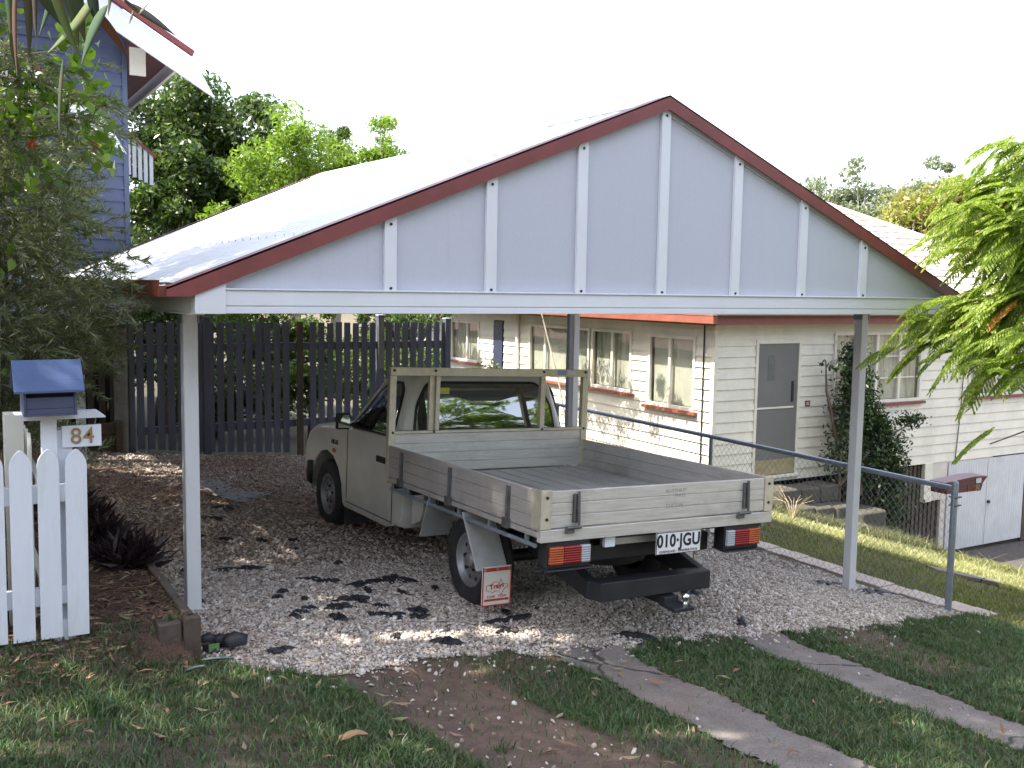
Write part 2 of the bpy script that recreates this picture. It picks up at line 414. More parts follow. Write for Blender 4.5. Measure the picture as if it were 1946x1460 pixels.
# =============================================================== TRUCK
Mx = [(0.99925521, 0.00400722, -0.03837922), (-0.00400935, 0.9997866, -0.02026539), (0.03828984, 0.02040418, 0.99905834)]
TO = Vector((-1.4806, -0.7709, -2.0276))
mw = Matrix(((Mx[0][0], Mx[1][0], Mx[2][0], TO.x), (Mx[0][1], Mx[1][1], Mx[2][1], TO.y), (Mx[0][2], Mx[1][2], Mx[2][2], TO.z), (0, 0, 0, 1)))
tk = empty('flatbed_truck', TO, 'small white utility truck with an aluminium drop side tray parked under the carport', 'truck', mx=mw)
cm, nt, p = base('truck_paint'); v = texc(nt)
c = ramp(nt, noise(nt, v, 3, 6), [(.35, (.55, .54, .49)), (.65, (.63, .62, .57))])
sep = nt.nodes.new('ShaderNodeSeparateXYZ'); nt.links.new(v, sep.inputs[0])
mr = nt.nodes.new('ShaderNodeMapRange'); mr.inputs[1].default_value = .75; mr.inputs[2].default_value = .25; nt.links.new(sep.outputs[2], mr.inputs[0])
mm = nt.nodes.new('ShaderNodeMath'); mm.operation = 'MULTIPLY'; nt.links.new(mr.outputs[0], mm.inputs[0]); nt.links.new(ramp(nt, noise(nt, v, 5, 8, .7), [(.35, (.15,)*3), (.7, (.8,)*3)]), mm.inputs[1])
c = mixc(nt, mm.outputs[0], c, (.30, .27, .22))
nt.links.new(c, p.inputs['Base Color']); p.inputs['Roughness'].default_value = .33; p.inputs['Coat Weight'].default_value = .35; p.inputs['Coat Roughness'].default_value = .12
car = cm
def alu(name, col, st, r=.42):
    m, nt, p = base(name); v = texc(nt, 'Object', st)
    n = noise(nt, v, 6, 8, .7)
    c = ramp(nt, n, [(.3, tuple(k*.78 for k in col)), (.55, col), (.75, tuple(min(1, k*1.15) for k in col))])
    d = noise(nt, texc(nt, 'Object', (1, 1, 1)), 2.2, 9, .75)
    c = mixc(nt, ramp(nt, d, [(.5, (0, 0, 0)), (.75, (.6,)*3)]), c, tuple(k*.45 for k in col))
    nt.links.new(c, p.inputs['Base Color']); p.inputs['Metallic'].default_value = .55
    nt.links.new(ramp(nt, n, [(.3, (r-.08,)*3), (.7, (r+.18,)*3)]), p.inputs['Roughness'])
    nt.links.new(bump(nt, n, .12, .003), p.inputs['Normal']); return m
alu_x = alu('aluminium_boards', (.62, .60, .56), (.7, 6, 14))
alu_y = alu('aluminium_side_boards', (.54, .51, .48), (6, .7, 14))
alu_frame = alu('aluminium_frame', (.62, .58, .46), (2, 2, 2), .38)
alu_floor = alu('aluminium_floor', (.56, .56, .55), (12, .7, 6))
glass_dark = mat('tinted_glass', (.014, .020, .018), .03, .2, 3, bmp=0, spec=.9); glass_dark.node_tree.nodes['Principled BSDF'].inputs['IOR'].default_value = 2.4
rubber_seal = mat('window_rubber', (.012, .012, .013), .55, .2, 6, bmp=0)
# ---- lower body: side profile lofted across the width
cX = .942
def profile(ins, yin):
    P = []
    P += [(4.60-yin, .44), (4.63-yin, .62), (4.60-yin, .76-ins*.3), (4.52-yin, .88-ins*.7), (4.36-yin*.5, .955-ins), (4.05, .995-ins), (3.7, 1.022-ins), (3.42, 1.045-ins), (3.30, 1.03-ins*.5), (2.9, 1.02), (2.37, 1.02)]
    P += [(2.37, .60), (2.37, .33), (2.5, .295), (3.45, .295)]
    for k in range(9):     # front wheel arch
        t = math.pi*(k/8); P.append((3.93-.43*math.cos(t), .33+.42*math.sin(t)))
    P += [(4.42, .34), (4.55-yin, .40)]
    return P
b = MB(); rings = []
for x, ins, yin in ((0, .07, .10), (.02, .035, .05), (.07, .008, .02), (.30, -.01, 0), (.83, -.018, 0)):
    rings.append([(cX-.83+x, y, z) for y, z in profile(ins, yin)])
for r_ in list(reversed(rings))[1:]:
    rings.append([(2*cX-x, y, z) for x, y, z in r_])
body = b.loft(rings).build('body', car, tk, smooth=True)
# side bulge line and door gaps
b = MB()
b.box((cX-.834, 2.40, .33), (cX-.827, 2.408, 1.02)); b.box((cX-.834, 3.40, .38), (cX-.827, 3.408, 1.02)); b.box((cX-.834, 2.40, .345), (cX-.827, 3.40, .352))
b.build('door_gap', rubber_seal, body)
for s in (0, 1):
    X = (cX-.836) if s == 0 else (cX+.822)
    h = MB().box((X-.006, 2.56, .80), (X+.020, 2.74, .855)).build('door_handle', rubber_seal, body, bevel=.01)
MB().box((cX-.838, 3.70, .75), (cX-.826, 3.77, .785)).build('side_indicator', mat('lamp_orange', (.38, .07, .015), .2, .15, 12, bmp=0), body, bevel=.004)
rot = Matrix.Rotation(R(-90), 4, 'Z') @ FRONT
text('fender_badge', 'HILUX', .06, black_steel, Matrix.Translation((cX-.834, 3.72, .845)) @ rot, body, .002)
# bumper, lamps and grille at the nose
MB().loft([[(x, y, z) for (y, z) in ((4.50+dy, .36), (4.66+dy, .38), (4.69+dy, .47), (4.66+dy, .58), (4.50+dy, .60))] for x, dy in ((cX-.84, -.22), (cX-.78, -.06), (cX-.5, 0), (cX+.5, 0), (cX+.78, -.06), (cX+.84, -.22))]).build('front_bumper', black_steel, tk, smooth=True)
for s in (-1, 1):
    MB().box((cX+s*.52-.14, 4.55, .64), (cX+s*.52+.14, 4.64, .78)).build('headlight', mat('lamp_clear', (.36, .38, .41), .1, .1, 12, bmp=0), body, bevel=.02)
MB().box((cX-.36, 4.55, .65), (cX+.36, 4.645, .76)).build('grille', black_steel, body, bevel=.01)
# ---- greenhouse
def ring(z, yr, yf, hw, rad=.16, n=6):
    P = []
    for (sx, yy, a0) in ((1, yf, 0), (-1, yf, 90), (-1, yr, 180), (1, yr, 270)):
        cy = yy-rad if yy == yf else yy+rad
        for k in range(n+1):
            t = R(a0+90*k/n); P.append((cX+sx*(hw-rad)+rad*math.cos(t), cy+rad*math.sin(t), z))
    return P
GH = [(1.00, 2.37, 3.42, .815), (1.06, 2.375, 3.38, .808), (1.2, 2.40, 3.20, .775), (1.35, 2.43, 3.02, .735), (1.45, 2.455, 2.90, .705), (1.515, 2.49, 2.82, .67), (1.552, 2.54, 2.76, .60), (1.568, 2.60, 2.72, .50), (1.573, 2.64, 2.70, .30)]
cab = MB().loft([ring(z, a, f, w, min(.09, (f-a)/2-.01)) for z, a, f, w in GH]).build('cab', car, tk, smooth=True)
def gh(z, k):     # interpolate the greenhouse outline
    for a, c in zip(GH, GH[1:]):
        if z <= c[0]:
            t = (z-a[0])/(c[0]-a[0]); return a[k]+(c[k]-a[k])*t
def rounded(pts, r, n=5):
    out = []; N = len(pts)
    for i in range(N):
        p = Vector(pts[i]); a = Vector(pts[i-1]); c = Vector(pts[(i+1) % N]); d1 = (a-p).normalized(); d2 = (c-p).normalized()
        for k in range(n+1):
            t = k/n; q0 = p+d1*r*(1-t); q1 = p+d2*r*t; out.append(tuple(q0.lerp(q1, t) if False else (p+d1*r*(1-t)**2+d2*r*t**2)))
    return out
def window(pts, surf, off, th, name, m, parent):
    """pts 2-D outline, surf maps (u,z,offset) to a point on the cab"""
    n = len(pts); V = [surf(u, z, off+th) for u, z in pts]+[surf(u, z, off-.01) for u, z in pts]
    c = (sum(u for u, z in pts)/n, sum(z for u, z in pts)/n); V.append(surf(c[0], c[1], off+th))
    F = [(i, (i+1) % n, 2*n) for i in range(n)]+[(i, i+n, (i+1) % n+n, (i+1) % n) for i in range(n)]
    return MB().add(V, F).build(name, m, parent, smooth=True)
rear = lambda u, z, o: (cX+u, gh(z, 1)-o, z)
rw = [(-.655, 1.08), (.675, 1.08), (.640, 1.30), (.53, 1.47), (-.51, 1.47), (-.62, 1.30)]
grow = lambda P, k: [((u-0.01)*(1+k/.57)+.01, 1.275+(z-1.275)*(1+k/.2)) for u, z in P]
window(rounded(grow(rw, .022), .07), rear, .002, .004, 'rear_window_seal', rubber_seal, cab)
rwg = window(rounded(rw, .06), rear, .006, .004, 'rear_window', glass_dark, cab)
MB().box((-.03, 0, 0), (0, 0, 0)) if False else None
ym = mat('mirror_reflection_paint', (.50, .55, .05), .4, .1, 20, bmp=0)
MB().box((cX-.49, gh(1.4, 1)-.012, 1.385), (cX-.33, gh(1.4, 1)-.0085, 1.44)).build('mirror_reflection_plate', ym, rwg)  # stands for the rear-view mirror, its yellow-green reflection painted on
for s in (-1, 1):
    side = lambda u, z, o, s=s: (cX+s*(gh(z, 3)+o), u, z)
    sw = [(2.47, 1.05), (3.30, 1.04), (3.0, 1.27), (2.85, 1.40), (2.76, 1.455), (2.56, 1.46), (2.50, 1.40)]
    gr2 = [(2.44, 1.03), (3.36, 1.022), (3.03, 1.29), (2.87, 1.42), (2.77, 1.478), (2.545, 1.482), (2.475, 1.41)]
    window(rounded(gr2, .03), side, .002, .004, 'door_window_seal', rubber_seal, cab)
    window(rounded(sw, .025), side, .006, .004, 'door_window', glass_dark, cab)
front = lambda u, z, o: (cX+u, gh(z, 2)+o, z)
window(rounded([(-.62, 1.08), (.62, 1.08), (.54, 1.46), (-.54, 1.46)], .05), front, .004, .004, 'windscreen', glass_dark, cab)
b = MB(); b.tube([(cX-.80, 3.38, 1.04), (cX-.745, 3.06, 1.30), (cX-.70, 2.88, 1.46), (cX-.66, 2.78, 1.52)], .012, 6); b.build('roof_gutter', car, cab, smooth=True)
# mirrors
mirror_glass, nt, p = base('mirror_glass'); p.inputs['Metallic'].default_value = 1; p.inputs['Roughness'].default_value = .03; p.inputs['Base Color'].default_value = (.75, .8, .75, 1)
for s in (-1, 1):
    x = cX+s*.98; y = 3.12
    hd = MB().loft([[(x+dx*w, y+dy, 1.10+dz*h) for dx, dz in ((-1, -.8), (-.8, -1), (.8, -1), (1, -.8), (1, .8), (.8, 1), (-.8, 1), (-1, .8))] for dy, w, h in ((0, .060, .066), (.03, .066, .073), (.06, .055, .06), (.075, .035, .04))]).build('mirror', rubber_seal, tk, smooth=True)
    MB().tube([(x-s*.07, y+.05, 1.06), (cX+s*.80, y+.14, 1.07)], .014, 8).build('mirror_arm', rubber_seal, hd)
    a = s*.12
    MB().box((x-.052, y-.006, 1.044), (x+.052, y-.001, 1.156)).build('mirror_glass', mirror_glass, hd)
# panel behind the door and stone guard
rp = MB(); rp.loft([[(x, y, z) for y, z in prof] for x, prof in ((.12, [(2.46, .345), (2.27, .34), (2.245, .40), (2.235, .60), (2.23, .73), (2.46, .73)]), (.16, [(2.46, .33), (2.25, .325), (2.22, .40), (2.21, .60), (2.20, .73), (2.46, .73)]), (.50, [(2.46, .33), (2.25, .325), (2.22, .40), (2.21, .60), (2.20, .73), (2.46, .73)]))])
rp.build('cab_corner', car, tk, smooth=True, bevel=.006)
MB().prism([(2.19, .36), (2.04, .42), (1.99, .50), (1.98, .72), (2.19, .72)], 0, .19, .21).build('stone_guard', car, tk, bevel=.004)
# ---- tray
TW, TL = 1.884, 2.303
fl = MB().box((.035, .03, .735), (TW-.035, TL-.03, .765)); tray = fl.build('tray_floor', alu_floor, tk)
b = MB()
k = 0
while .06+k*.152 < TW-.1:
    x = .05+k*.152; b.box((x, .035, .7655), (x+.012, TL-.035, .770)); k += 1
b.build('floor_rib', alu_floor, tray)
def planks(x0, x1, y0, y1, z0, z1, n, axis, gap=.004):
    b = MB(); h = (z1-z0)/n
    for i in range(n):
        b.box((x0, y0, z0+i*h+gap/2), (x1, y1, z0+(i+1)*h-gap/2))
    if axis == 0: b.box((x0, (y0+y1)/2-.006, z0+.002), (x1, (y0+y1)/2+.006, z1-.002))
    else: b.box(((x0+x1)/2-.006, y0, z0+.002), ((x0+x1)/2+.006, y1, z1-.002))
    return b
tg = planks(.075, TW-.075, -.004, .022, .772, .998, 3, 0).build('tailgate', alu_x, tk, bevel=.003)
for x in (0, TW-.026):
    planks(x, x+.026, .03, TL-.05, .755, .998, 3, 1, .0022).build('drop_side', alu_y, tk, bevel=.003)
tails = MB().box((0, -.014, .690), (TW, .03, .765)).build('rear_rail', alu_x, tk, bevel=.004)
MB().box((0, .0301, .715), (.03, TL, .750)).box((TW-.03, .0301, .715), (TW, TL, .750)).build('side_rail', alu_y, tk, bevel=.003)
for x, s in ((0, 1), (TW, -1)):
    b = MB().box((x, -.012, .769), (x+s*.072, .024, 1.004)); b.box((x-s*.004, -.012, .769), (x, .10, 1.004))
    o = b.build('corner_post', alu_frame, tk, bevel=.003)
    bb = MB()
    for z in (.83, .96): bb.lathe([(0, -.018), (.010, -.017), (.010, -.010)], (x+s*.038, 0, z), 1, 8)
    bb.build('bolt', black_steel, o)
# latches
latch_m = mat('latch_steel', (.13, .13, .13), .45, .3, 14, metal=.5, bmp=.1, dirt=(.06, .05, .04), dirt_amt=.6, dscale=8)
def latch(px, py, ax):
    b = MB()
    if ax == 1:
        b.box((px-.018, -.022, .80), (px-.006, -.004, .975)); b.box((px+.006, -.022, .80), (px+.018, -.004, .975)); b.box((px-.018, -.014, .80), (px+.018, -.004, .97))
        b.tube([(px-.075, -.034, .775), (px+.03, -.034, .775)], .011, 8); b.tube([(px+.018, -.028, .775), (px+.012, -.024, .99)], .009, 8); b.box((px-.075, -.030, .738), (px-.015, -.0145, .772))
    else:
        s = -1 if px < .5 else 1; x = px
        b.box((x, py-.02, .775), (x+s*.012, py-.008, .975)); b.box((x, py+.008, .775), (x+s*.012, py+.02, .975)); b.tube([(x+s*.016, py, .76), (x+s*.014, py, .97)], .009, 8)
        b.box((x, py-.03, .715), (x+s*.03, py+.03, .775))
    return b.build('latch', latch_m, tk)
for x in (.245, 1.63): latch(x, 0, 1)
for y in (1.98, 1.17, .37): latch(-.001, y, 0); latch(TW+.001, y, 0)
# marks scratched on the tailgate
tx = mat('faded_marking', (.30, .28, .26), .6, .3, 30, bmp=0)
text('tailgate_marking', 'ALUMINIUM', .032, tx, Matrix.Translation((1.03, -.0045, .955)) @ FRONT, tg, .0006)
text('tailgate_marking', 'TRAYS', .032, tx, Matrix.Translation((1.06, -.0045, .920)) @ FRONT, tg, .0006)
text('tailgate_marking', 'CUSTOM', .034, tx, Matrix.Translation((1.02, -.0045, .855)) @ FRONT, tg, .0006)
# headboard
hb = planks(.03, TW-.03, TL-.045, TL-.02, .772, 1.085, 4, 0).build('headboard', alu_x, tk, bevel=.003)
b = MB()
b.box((0, TL-.055, 1.548), (TW, TL-.005, 1.612)); b.box((.02, TL-.06, 1.086), (TW-.02, TL-.01, 1.108))
b.box((-.004, TL-.058, .70), (.052, TL-.008, 1.547)); b.box((TW-.052, TL-.058, .70), (TW+.004, TL-.008, 1.547))
b.box((.345, TL-.050, 1.109), (.372, TL-.012, 1.547)); b.box((.402, TL-.054, 1.109), (.438, TL-.010, 1.547)); b.box((.372, TL-.030, 1.109), (.402, TL-.012, 1.547))
b.box((1.40, TL-.054, 1.109), (1.445, TL-.010, 1.547))
hf = b.build('headboard_frame', alu_frame, tk, bevel=.003)
bb = MB()
for x, z in ((.03, 1.59), (.39, 1.59), (1.42, 1.59), (TW-.03, 1.59), (.03, 1.097), (.39, 1.097), (1.42, 1.097), (TW-.03, 1.097)):
    bb.lathe([(0, TL-.066), (.011, TL-.064), (.011, TL-.054)], (x, 0, z), 1, 8)
bb.build('bolt', black_steel, hf)
st = MB().box((1.56, TL-.0565, 1.565), (1.655, TL-.0555, 1.605)).build('sticker_blue', mat('sticker_blue', (.28, .34, .48), .4, .1, 20, bmp=0), hf)
MB().box((1.662, TL-.0565, 1.565), (1.76, TL-.0555, 1.605)).build('sticker_silver', mat('sticker_silver', (.62, .60, .56), .4, .1, 20, bmp=0), hf)
# under the tray: cross members, rope rail, chassis
b = MB()
for y in (.10, .55, 1.0, 1.45, 1.9, 2.2): b.box((.04, y-.022, .66), (TW-.04, y+.022, .734))
b.box((.42, .15, .50), (.50, 4.3, .62)); b.box((1.38, .15, .50), (1.46, 4.3, .62))
for y in (.2, 1.1, 1.9, 2.6, 3.6): b.box((.5, y-.03, .50), (1.38, y+.03, .60))
b.box((.45, 3.0, .45), (1.43, 4.3, .85))
b.build('chassis', black_steel, tk, bevel=.004)
b = MB()
for x in (.012, TW-.012):
    b.tube([(x, .06, .660), (x, TL-.1, .660)], .014, 8)
    for y in (.16, .62, 1.05, 1.5, 1.95): b.box((x-.010, y-.012, .660), (x+.010, y+.012, .716))
b.build('rope_rail', galv, tk, smooth=False) if False else None
for x in (.012, TW-.012):
    b = MB().tube([(x, .06, .660), (x, TL-.1, .660)], .014, 8)
    for y in (.16, .62, 1.05, 1.5, 1.95): b.box((x-.010, y-.012, .660), (x+.010, y+.012, .716))
    b.build('rope_rail', galv, tk)
b = MB(); b.lathe([(0, -.11), (.25, -.11), (.30, -.08), (.31, 0), (.30, .08), (.25, .11), (0, .11)], (.92, .62, .50), 2, 28); b.build('spare_tyre', black_rubber, tk, smooth=True)
MB().box((.50, .02, .62), (.575, .05, .689)).build('lamp_bracket', white_paint, tk)
MB().box((.55, .09, .61), (1.35, .15, .655)).build('rear_crossbar', alu_y, tk, bevel=.004)
# rear bumper bar
b = MB()
b.hexa([(.50, .04, .265), (1.40, .04, .265), (1.44, .17, .265), (.46, .17, .265), (.50, .04, .385), (1.40, .04, .385), (1.44, .17, .385), (.46, .17, .385)])
for s in (-1, 1):
    x = cX+s*.42
    b.hexa([(x, .1, .27), (x+s*.07, .13, .27), (x+s*.04, .9, .40), (x-s*.02, .9, .40), (x, .1, .38), (x+s*.07, .13, .38), (x+s*.04, .9, .62), (x-s*.02, .9, .62)])
b.build('rear_bumper', black_steel, tk, bevel=.006)
b = MB(); b.box((.98, .0, .20), (1.10, .5, .255)); b.hexa([(.99, -.09, .175), (1.16, -.09, .175), (1.12, .06, .19), (.98, .06, .19), (.99, -.09, .20), (1.16, -.09, .20), (1.12, .06, .22), (.98, .06, .22)])
tb = b.build('tow_bar', black_steel, tk, bevel=.006)
bm = MB(); bm.lathe([(0, .0), (.022, 0), (.014, .02), (.014, .035)]+[(.026*math.cos(R(a)), .060+.026*math.sin(R(a))) for a in range(-60, 91, 15)], (1.11, -.05, .20), 2, 18)
chrome, nt, p = base('chrome'); p.inputs['Metallic'].default_value = 1; p.inputs['Roughness'].default_value = .12; p.inputs['Base Color'].default_value = (.8, .82, .85, 1)
bm.build('tow_ball', chrome, tb, smooth=True)
# tail lamps
L_o = MATS['lamp_orange']; L_r = mat('lamp_red', (.22, .010, .010), .18, .15, 12, bmp=0); L_c = MATS['lamp_clear']
def lamp(x0, cols):
    h = MB().box((x0-.008, .0, .525), (x0+.305, .10, .688)).hexa([(x0-.02, -.03, .512), (x0+.32, -.03, .512), (x0+.32, .1, .522), (x0-.02, .1, .522), (x0-.02, -.03, .521), (x0+.32, -.03, .521), (x0+.32, .1, .534), (x0-.02, .1, .534)]).build('tail_light', black_steel, tk, bevel=.006)
    x = x0+.004
    for nm, w, m in cols:
        MB().box((x, -.026, .553), (x+w-.003, .002, .660)).build(nm, m, h, bevel=.006); x += w
for m_l in (L_o, L_r, L_c):
    nt = m_l.node_tree; wv_ = nt.nodes.new('ShaderNodeTexWave'); wv_.inputs['Scale'].default_value = 22; wv_.inputs['Distortion'].default_value = .4; wv_.bands_direction = 'Z'
    nt.links.new(texc(nt), wv_.inputs['Vector']); nt.links.new(bump(nt, wv_.outputs['Fac'], .6, .004), nt.nodes['Principled BSDF'].inputs['Normal'])
lamp(.065, (('orange_lens', .10, L_o), ('red_lens', .125, L_r), ('reversing_lens', .07, L_c)))
lamp(1.475, (('reversing_lens', .07, L_c), ('red_lens', .125, L_r), ('orange_lens', .10, L_o)))
# number plate
pm = mat('plate_white', (.72, .73, .72), .4, .04, 20, bmp=0)
pl = MB().box((.872, -.020, .545), (1.245, -.015, .690)).build('number_plate', pm, tk, bevel=.002)
ink = mat('plate_ink', (.015, .012, .02), .5, .1, 10, bmp=0)
text('plate_number', '010\u00b7JGU', .112, ink, Matrix.Translation((1.058, -.0205, .628)) @ FRONT, pl, .001, .88, .0035, 1.06)
text('plate_slogan', 'QUEENSLAND - SUNSHINE STATE', .021, mat('plate_maroon', (.12, .02, .05), .5, .1, 10, bmp=0), Matrix.Translation((1.058, -.0205, .562)) @ FRONT, pl, .0008, 1.0, .0004)
b = MB()
for q in (((.875, .548), (1.242, .548)), ((.875, .687), (1.242, .687)), ((.875, .548), (.875, .687)), ((1.242, .548), (1.242, .687))):
    b.beam((q[0][0], -.0205, q[0][1]), (q[1][0], -.0205, q[1][1]), .004, .004, (0, 1, 0))
b.build('plate_border', black_steel, pl)
# wheels
rim_m = mat('wheel_rim', (.30, .30, .31), .45, .2, 10, metal=.5, bmp=.1, dirt=(.14, .11, .09), dirt_amt=.6)
def wheel(x, y, s):
    r = .32; z = .325
    w = MB().lathe([(.19, -.085*s), (.215, -.10*s), (.27, -.106*s), (.305, -.095*s), (.322, -.07*s), (.325, 0), (.322, .07*s), (.305, .095*s), (.27, .104*s), (.2, .10*s), (.19, .08*s)], (x, y, z), 0, 48)
    root = empty('wheel', (x, y, z), None, None); root.parent = tk
    w.v = [(a-x, c-y, d-z) for a, c, d in w.v]; ty = w.build('tyre', black_rubber, root, smooth=True)
    g = MB()
    for k in range(60):
        t = 2*math.pi*k/60
        for xx, ph in ((-.045, 0), (0, .5), (.045, 0)):
            tt = t+ph*2*math.pi/60; g.beam((xx-.018, .3245*math.cos(tt), .3245*math.sin(tt)), (xx+.018, .3245*math.cos(tt+.03), .3245*math.sin(tt+.03)), .02, .006, (0, math.cos(tt), math.sin(tt)))
    g.build('tread', black_rubber, root)
    rm_ = MB().lathe([(.192, -.088*s), (.185, -.094*s), (.178, -.088*s), (.170, -.06*s), (.150, -.045*s), (.120, -.052*s), (.085, -.068*s), (.062, -.070*s), (.055, -.055*s), (.055, -.085*s), (.040, -.098*s), (0, -.1*s)], (0, 0, 0), 0, 40)
    ri = rm_.build('rim', rim_m, root, smooth=True)
    hh = MB()
    for k in range(10):
        t = 2*math.pi*k/10; hh.lathe([(0, -.052*s), (.016, -.0535*s)], (0, .138*math.cos(t), .138*math.sin(t)), 0, 10)
    for k in range(5):
        t = 2*math.pi*k/5+.3; hh.lathe([(0, -.086*s), (.010, -.085*s), (.010, -.06*s)], (0, .078*math.cos(t), .078*math.sin(t)), 0, 8)
    hh.build('rim_hole', black_steel, ri)
wheel(.235, 1.13, 1); wheel(.225, 3.93, 1); wheel(1.65, 1.13, -1); wheel(1.66, 3.93, -1)
MB().tube([(.25, 1.13, .325), (1.63, 1.13, .325)], .045, 10).lathe([(0, -.14), (.11, -.12), (.14, 0), (.11, .12), (0, .14)], (.94, 1.13, .32), 0, 16).build('rear_axle', black_steel, tk, smooth=True)
# inner guard of the front wheels, mud flaps
MB().box((.34, 3.48, .30), (.44, 4.4, .8)).box((1.44, 3.48, .30), (1.54, 4.4, .8)).build('inner_guard', black_steel, tk)
for x in (.12, 1.56): MB().box((x, 3.44, .13), (x+.21, 3.455, .36)).build('front_mud_flap', black_rubber, tk)
mud_w = mat('mudflap_white', (.68, .66, .60), .5, .08, 20, bmp=.1, dirt=(.35, .31, .26), dirt_amt=.6); mud_r = mat('mudflap_red', (.40, .035, .022), .5, .2, 14, bmp=0, dirt=(.25, .05, .04), dirt_amt=.5)
guard = mat('grey_guard', (.30, .31, .30), .5, .1, 6, bmp=.1, dirt=(.18, .16, .13), dirt_amt=.6)
for s in (0, 1):
    fx = (lambda x: x) if s == 0 else (lambda x: TW-x)
    x0, x1 = sorted((fx(-.005), fx(.235)))
    MB().hexa([(x0, .74, .345), (x1, .74, .345), (x1, .76, .345), (x0, .76, .345), (x0, .97, .70), (x1, .97, .70), (x1, .99, .70), (x0, .99, .70)]).build('rear_guard', guard, tk, bevel=.006)
    MB().hexa([(x0, 1.62, .40), (x1, 1.62, .40), (x1, 1.635, .40), (x0, 1.635, .40), (x0, 1.50, .69), (x1, 1.50, .69), (x1, 1.515, .69), (x0, 1.515, .69)]).build('front_guard', guard, tk)
    a, c = sorted((fx(.03), fx(.255)))
    f = MB().box((a, .725, .105), (c, .732, .372)).build('mud_flap', mud_w, tk, bevel=.003)
    b = MB(); y = .7235
    for (u0, z0, u1, z1, w) in ((a+.006, .11, a+.006, .37, .008), (c-.006, .11, c-.006, .37, .008), (a, .111, c, .111, .008), (a+.01, .352, c-.01, .352, .024)):
        b.beam((u0, y, z0), (u1, y, z1), .002 if u0 == u1 else .002, w, (0, 0, 1) if u0 != u1 else (1, 0, 0))
    b.beam((a+.02, y, .147), (c-.02, y, .147), .002, .014)
    m_ = (a+c)/2
    shape = [(-.085, .245), (-.05, .25), (-.03, .265), (-.012, .27), (.012, .262), (.018, .25), (.03, .285), (.042, .262), (.055, .250), (.085, .245), (.080, .225), (.06, .218), (.045, .20), (.038, .175), (.02, .20), (-.005, .208), (-.035, .195), (-.05, .205), (-.085, .215), (-.075, .23)]
    for p0, p1 in zip(shape, shape[1:]+shape[:1]): b.beam((m_+p0[0], y, p0[1]), (m_+p1[0], y, p1[1]), .002, .003, (0, 1, 0))
    b.build('flap_print', mud_r, f)
    text('flap_lettering', 'Trays', .045, mud_r, Matrix.Translation((m_, y, .238)) @ FRONT @ Matrix.Rotation(R(8), 4, 'Z'), f, .001, 1.1, .001)
    text('flap_lettering', 'TOW   TOW', .026, mud_r, Matrix.Translation((m_, y, .168)) @ FRONT, f, .001, 1.0, .0)
    bb = MB()
    for u in (a+.02, m_, c-.02): bb.lathe([(0, .716), (.008, .718), (.008, .725)], (u, 0, .352), 1, 8)
    bb.build('bolt', galv, f)

# =============================================================== GROUND
def axis(segs):
    out = []
    for a, b, st in segs:
        n = max(1, int(round((b-a)/st))); out += [a+(b-a)*i/n for i in range(n)]
    return out+[segs[-1][1]]
XS = axis([(-300, -60, 60), (-60, -12, 8), (-12, -6, .8), (-6, -3.42, .12), (-3.42, -3.30, .02), (-3.30, 8, .10), (8, 16, .4), (16, 60, 6), (60, 300, 60)])
YS = axis([(-300, -60, 60), (-60, -14, 8), (-14, -6, .8), (-6, -3.4, .2), (-3.4, 8.2, .10), (8.2, 20, .6), (20, 60, 6), (60, 300, 60)])
def wob(x, y):      # small irregularity of the soil
    return .008*math.sin(7.1*x+1.3*y)*math.sin(5.3*y-2.1*x)+.006*math.sin(17*x+3)*math.sin(15*y+x)
def strip_dirt(x, y): return -2.66+.10*math.sin(1.9*y) < x < -1.86+.12*math.sin(2.3*y+1) and y < -.70
def strip_a(x, y): return -1.29+.02*math.sin(9*y)+.008*math.sin(31*y)*math.sin(5*y)+.012*math.sin(57*y+1) < x < -.79+.02*math.sin(7*y)+.010*math.sin(27*y+2)*math.sin(7*y)+.012*math.sin(63*y) and y < -.60
def strip_b(x, y): return .27+.015*math.sin(8*y)+.010*math.sin(33*y)*math.sin(6*y)+.012*math.sin(61*y) < x < .75+.015*math.sin(9*y)+.010*math.sin(29*y+1)*math.sin(4*y)+.012*math.sin(67*y) and y < -.52
EDGE = [(-3.6, -.35), (-3.26, -.52), (-3.04, -.66), (-2.76, -.86), (-2.41, -.74), (-1.91, -.60), (-1.34, -.68), (-.77, -.66), (-.36, -.58), (.42, -.62), (.98, -.55), (1.75, -.52), (3.09, -.23), (3.6, -.15)]
def edge(x): return table(x, EDGE)+.03*math.sin(11*x)+.02*math.sin(23*x+1)
def in_gravel(x, y): return -3.345 < x < 3.52 and edge(x) < y < 7.5
MUL = (.105, .060, .042); DRT = (.150, .098, .070); SOIL = (.060, .052, .034)
def gcol(x, y):
    n = .5+.5*math.sin(3.1*x+1.7*y+math.sin(2.3*y)); n2 = .5+.5*math.sin(5.7*x-4.1*y+2*math.sin(1.9*x))
    c = SOIL
    def mx(a, b, t): return tuple(p+(q-p)*t for p, q in zip(a, b))
    if x < -3.3 and y > -1.0: return mx(c, MUL, ss(-1.0, -.5, y))
    if strip_dirt(x, y): return mx(DRT, (.12, .085, .07), n)
    if -2.9 < x < -.8 and y < -.5: c = mx(c, DRT, .6*ss(-1.3, -.6, y)+.25*n2)
    if 1.1 < x < 1.9 and -1.6 < y < -.5: c = mx(c, DRT, .7)
    if x < -3.0 and y < -1.3: c = mx(c, DRT, .4*n)
    if x > 3.4: c = mx((.10, .085, .045), SOIL, n*.6)
    if y > 7.6 and x < 4: return mx((.060, .046, .032), (.045, .055, .025), n)
    if x > 12 and 2.6 < y < 6: c = mx(c, (.07, .065, .06), ss(12, 12.4, x))
    return c
V = []; Cc = []
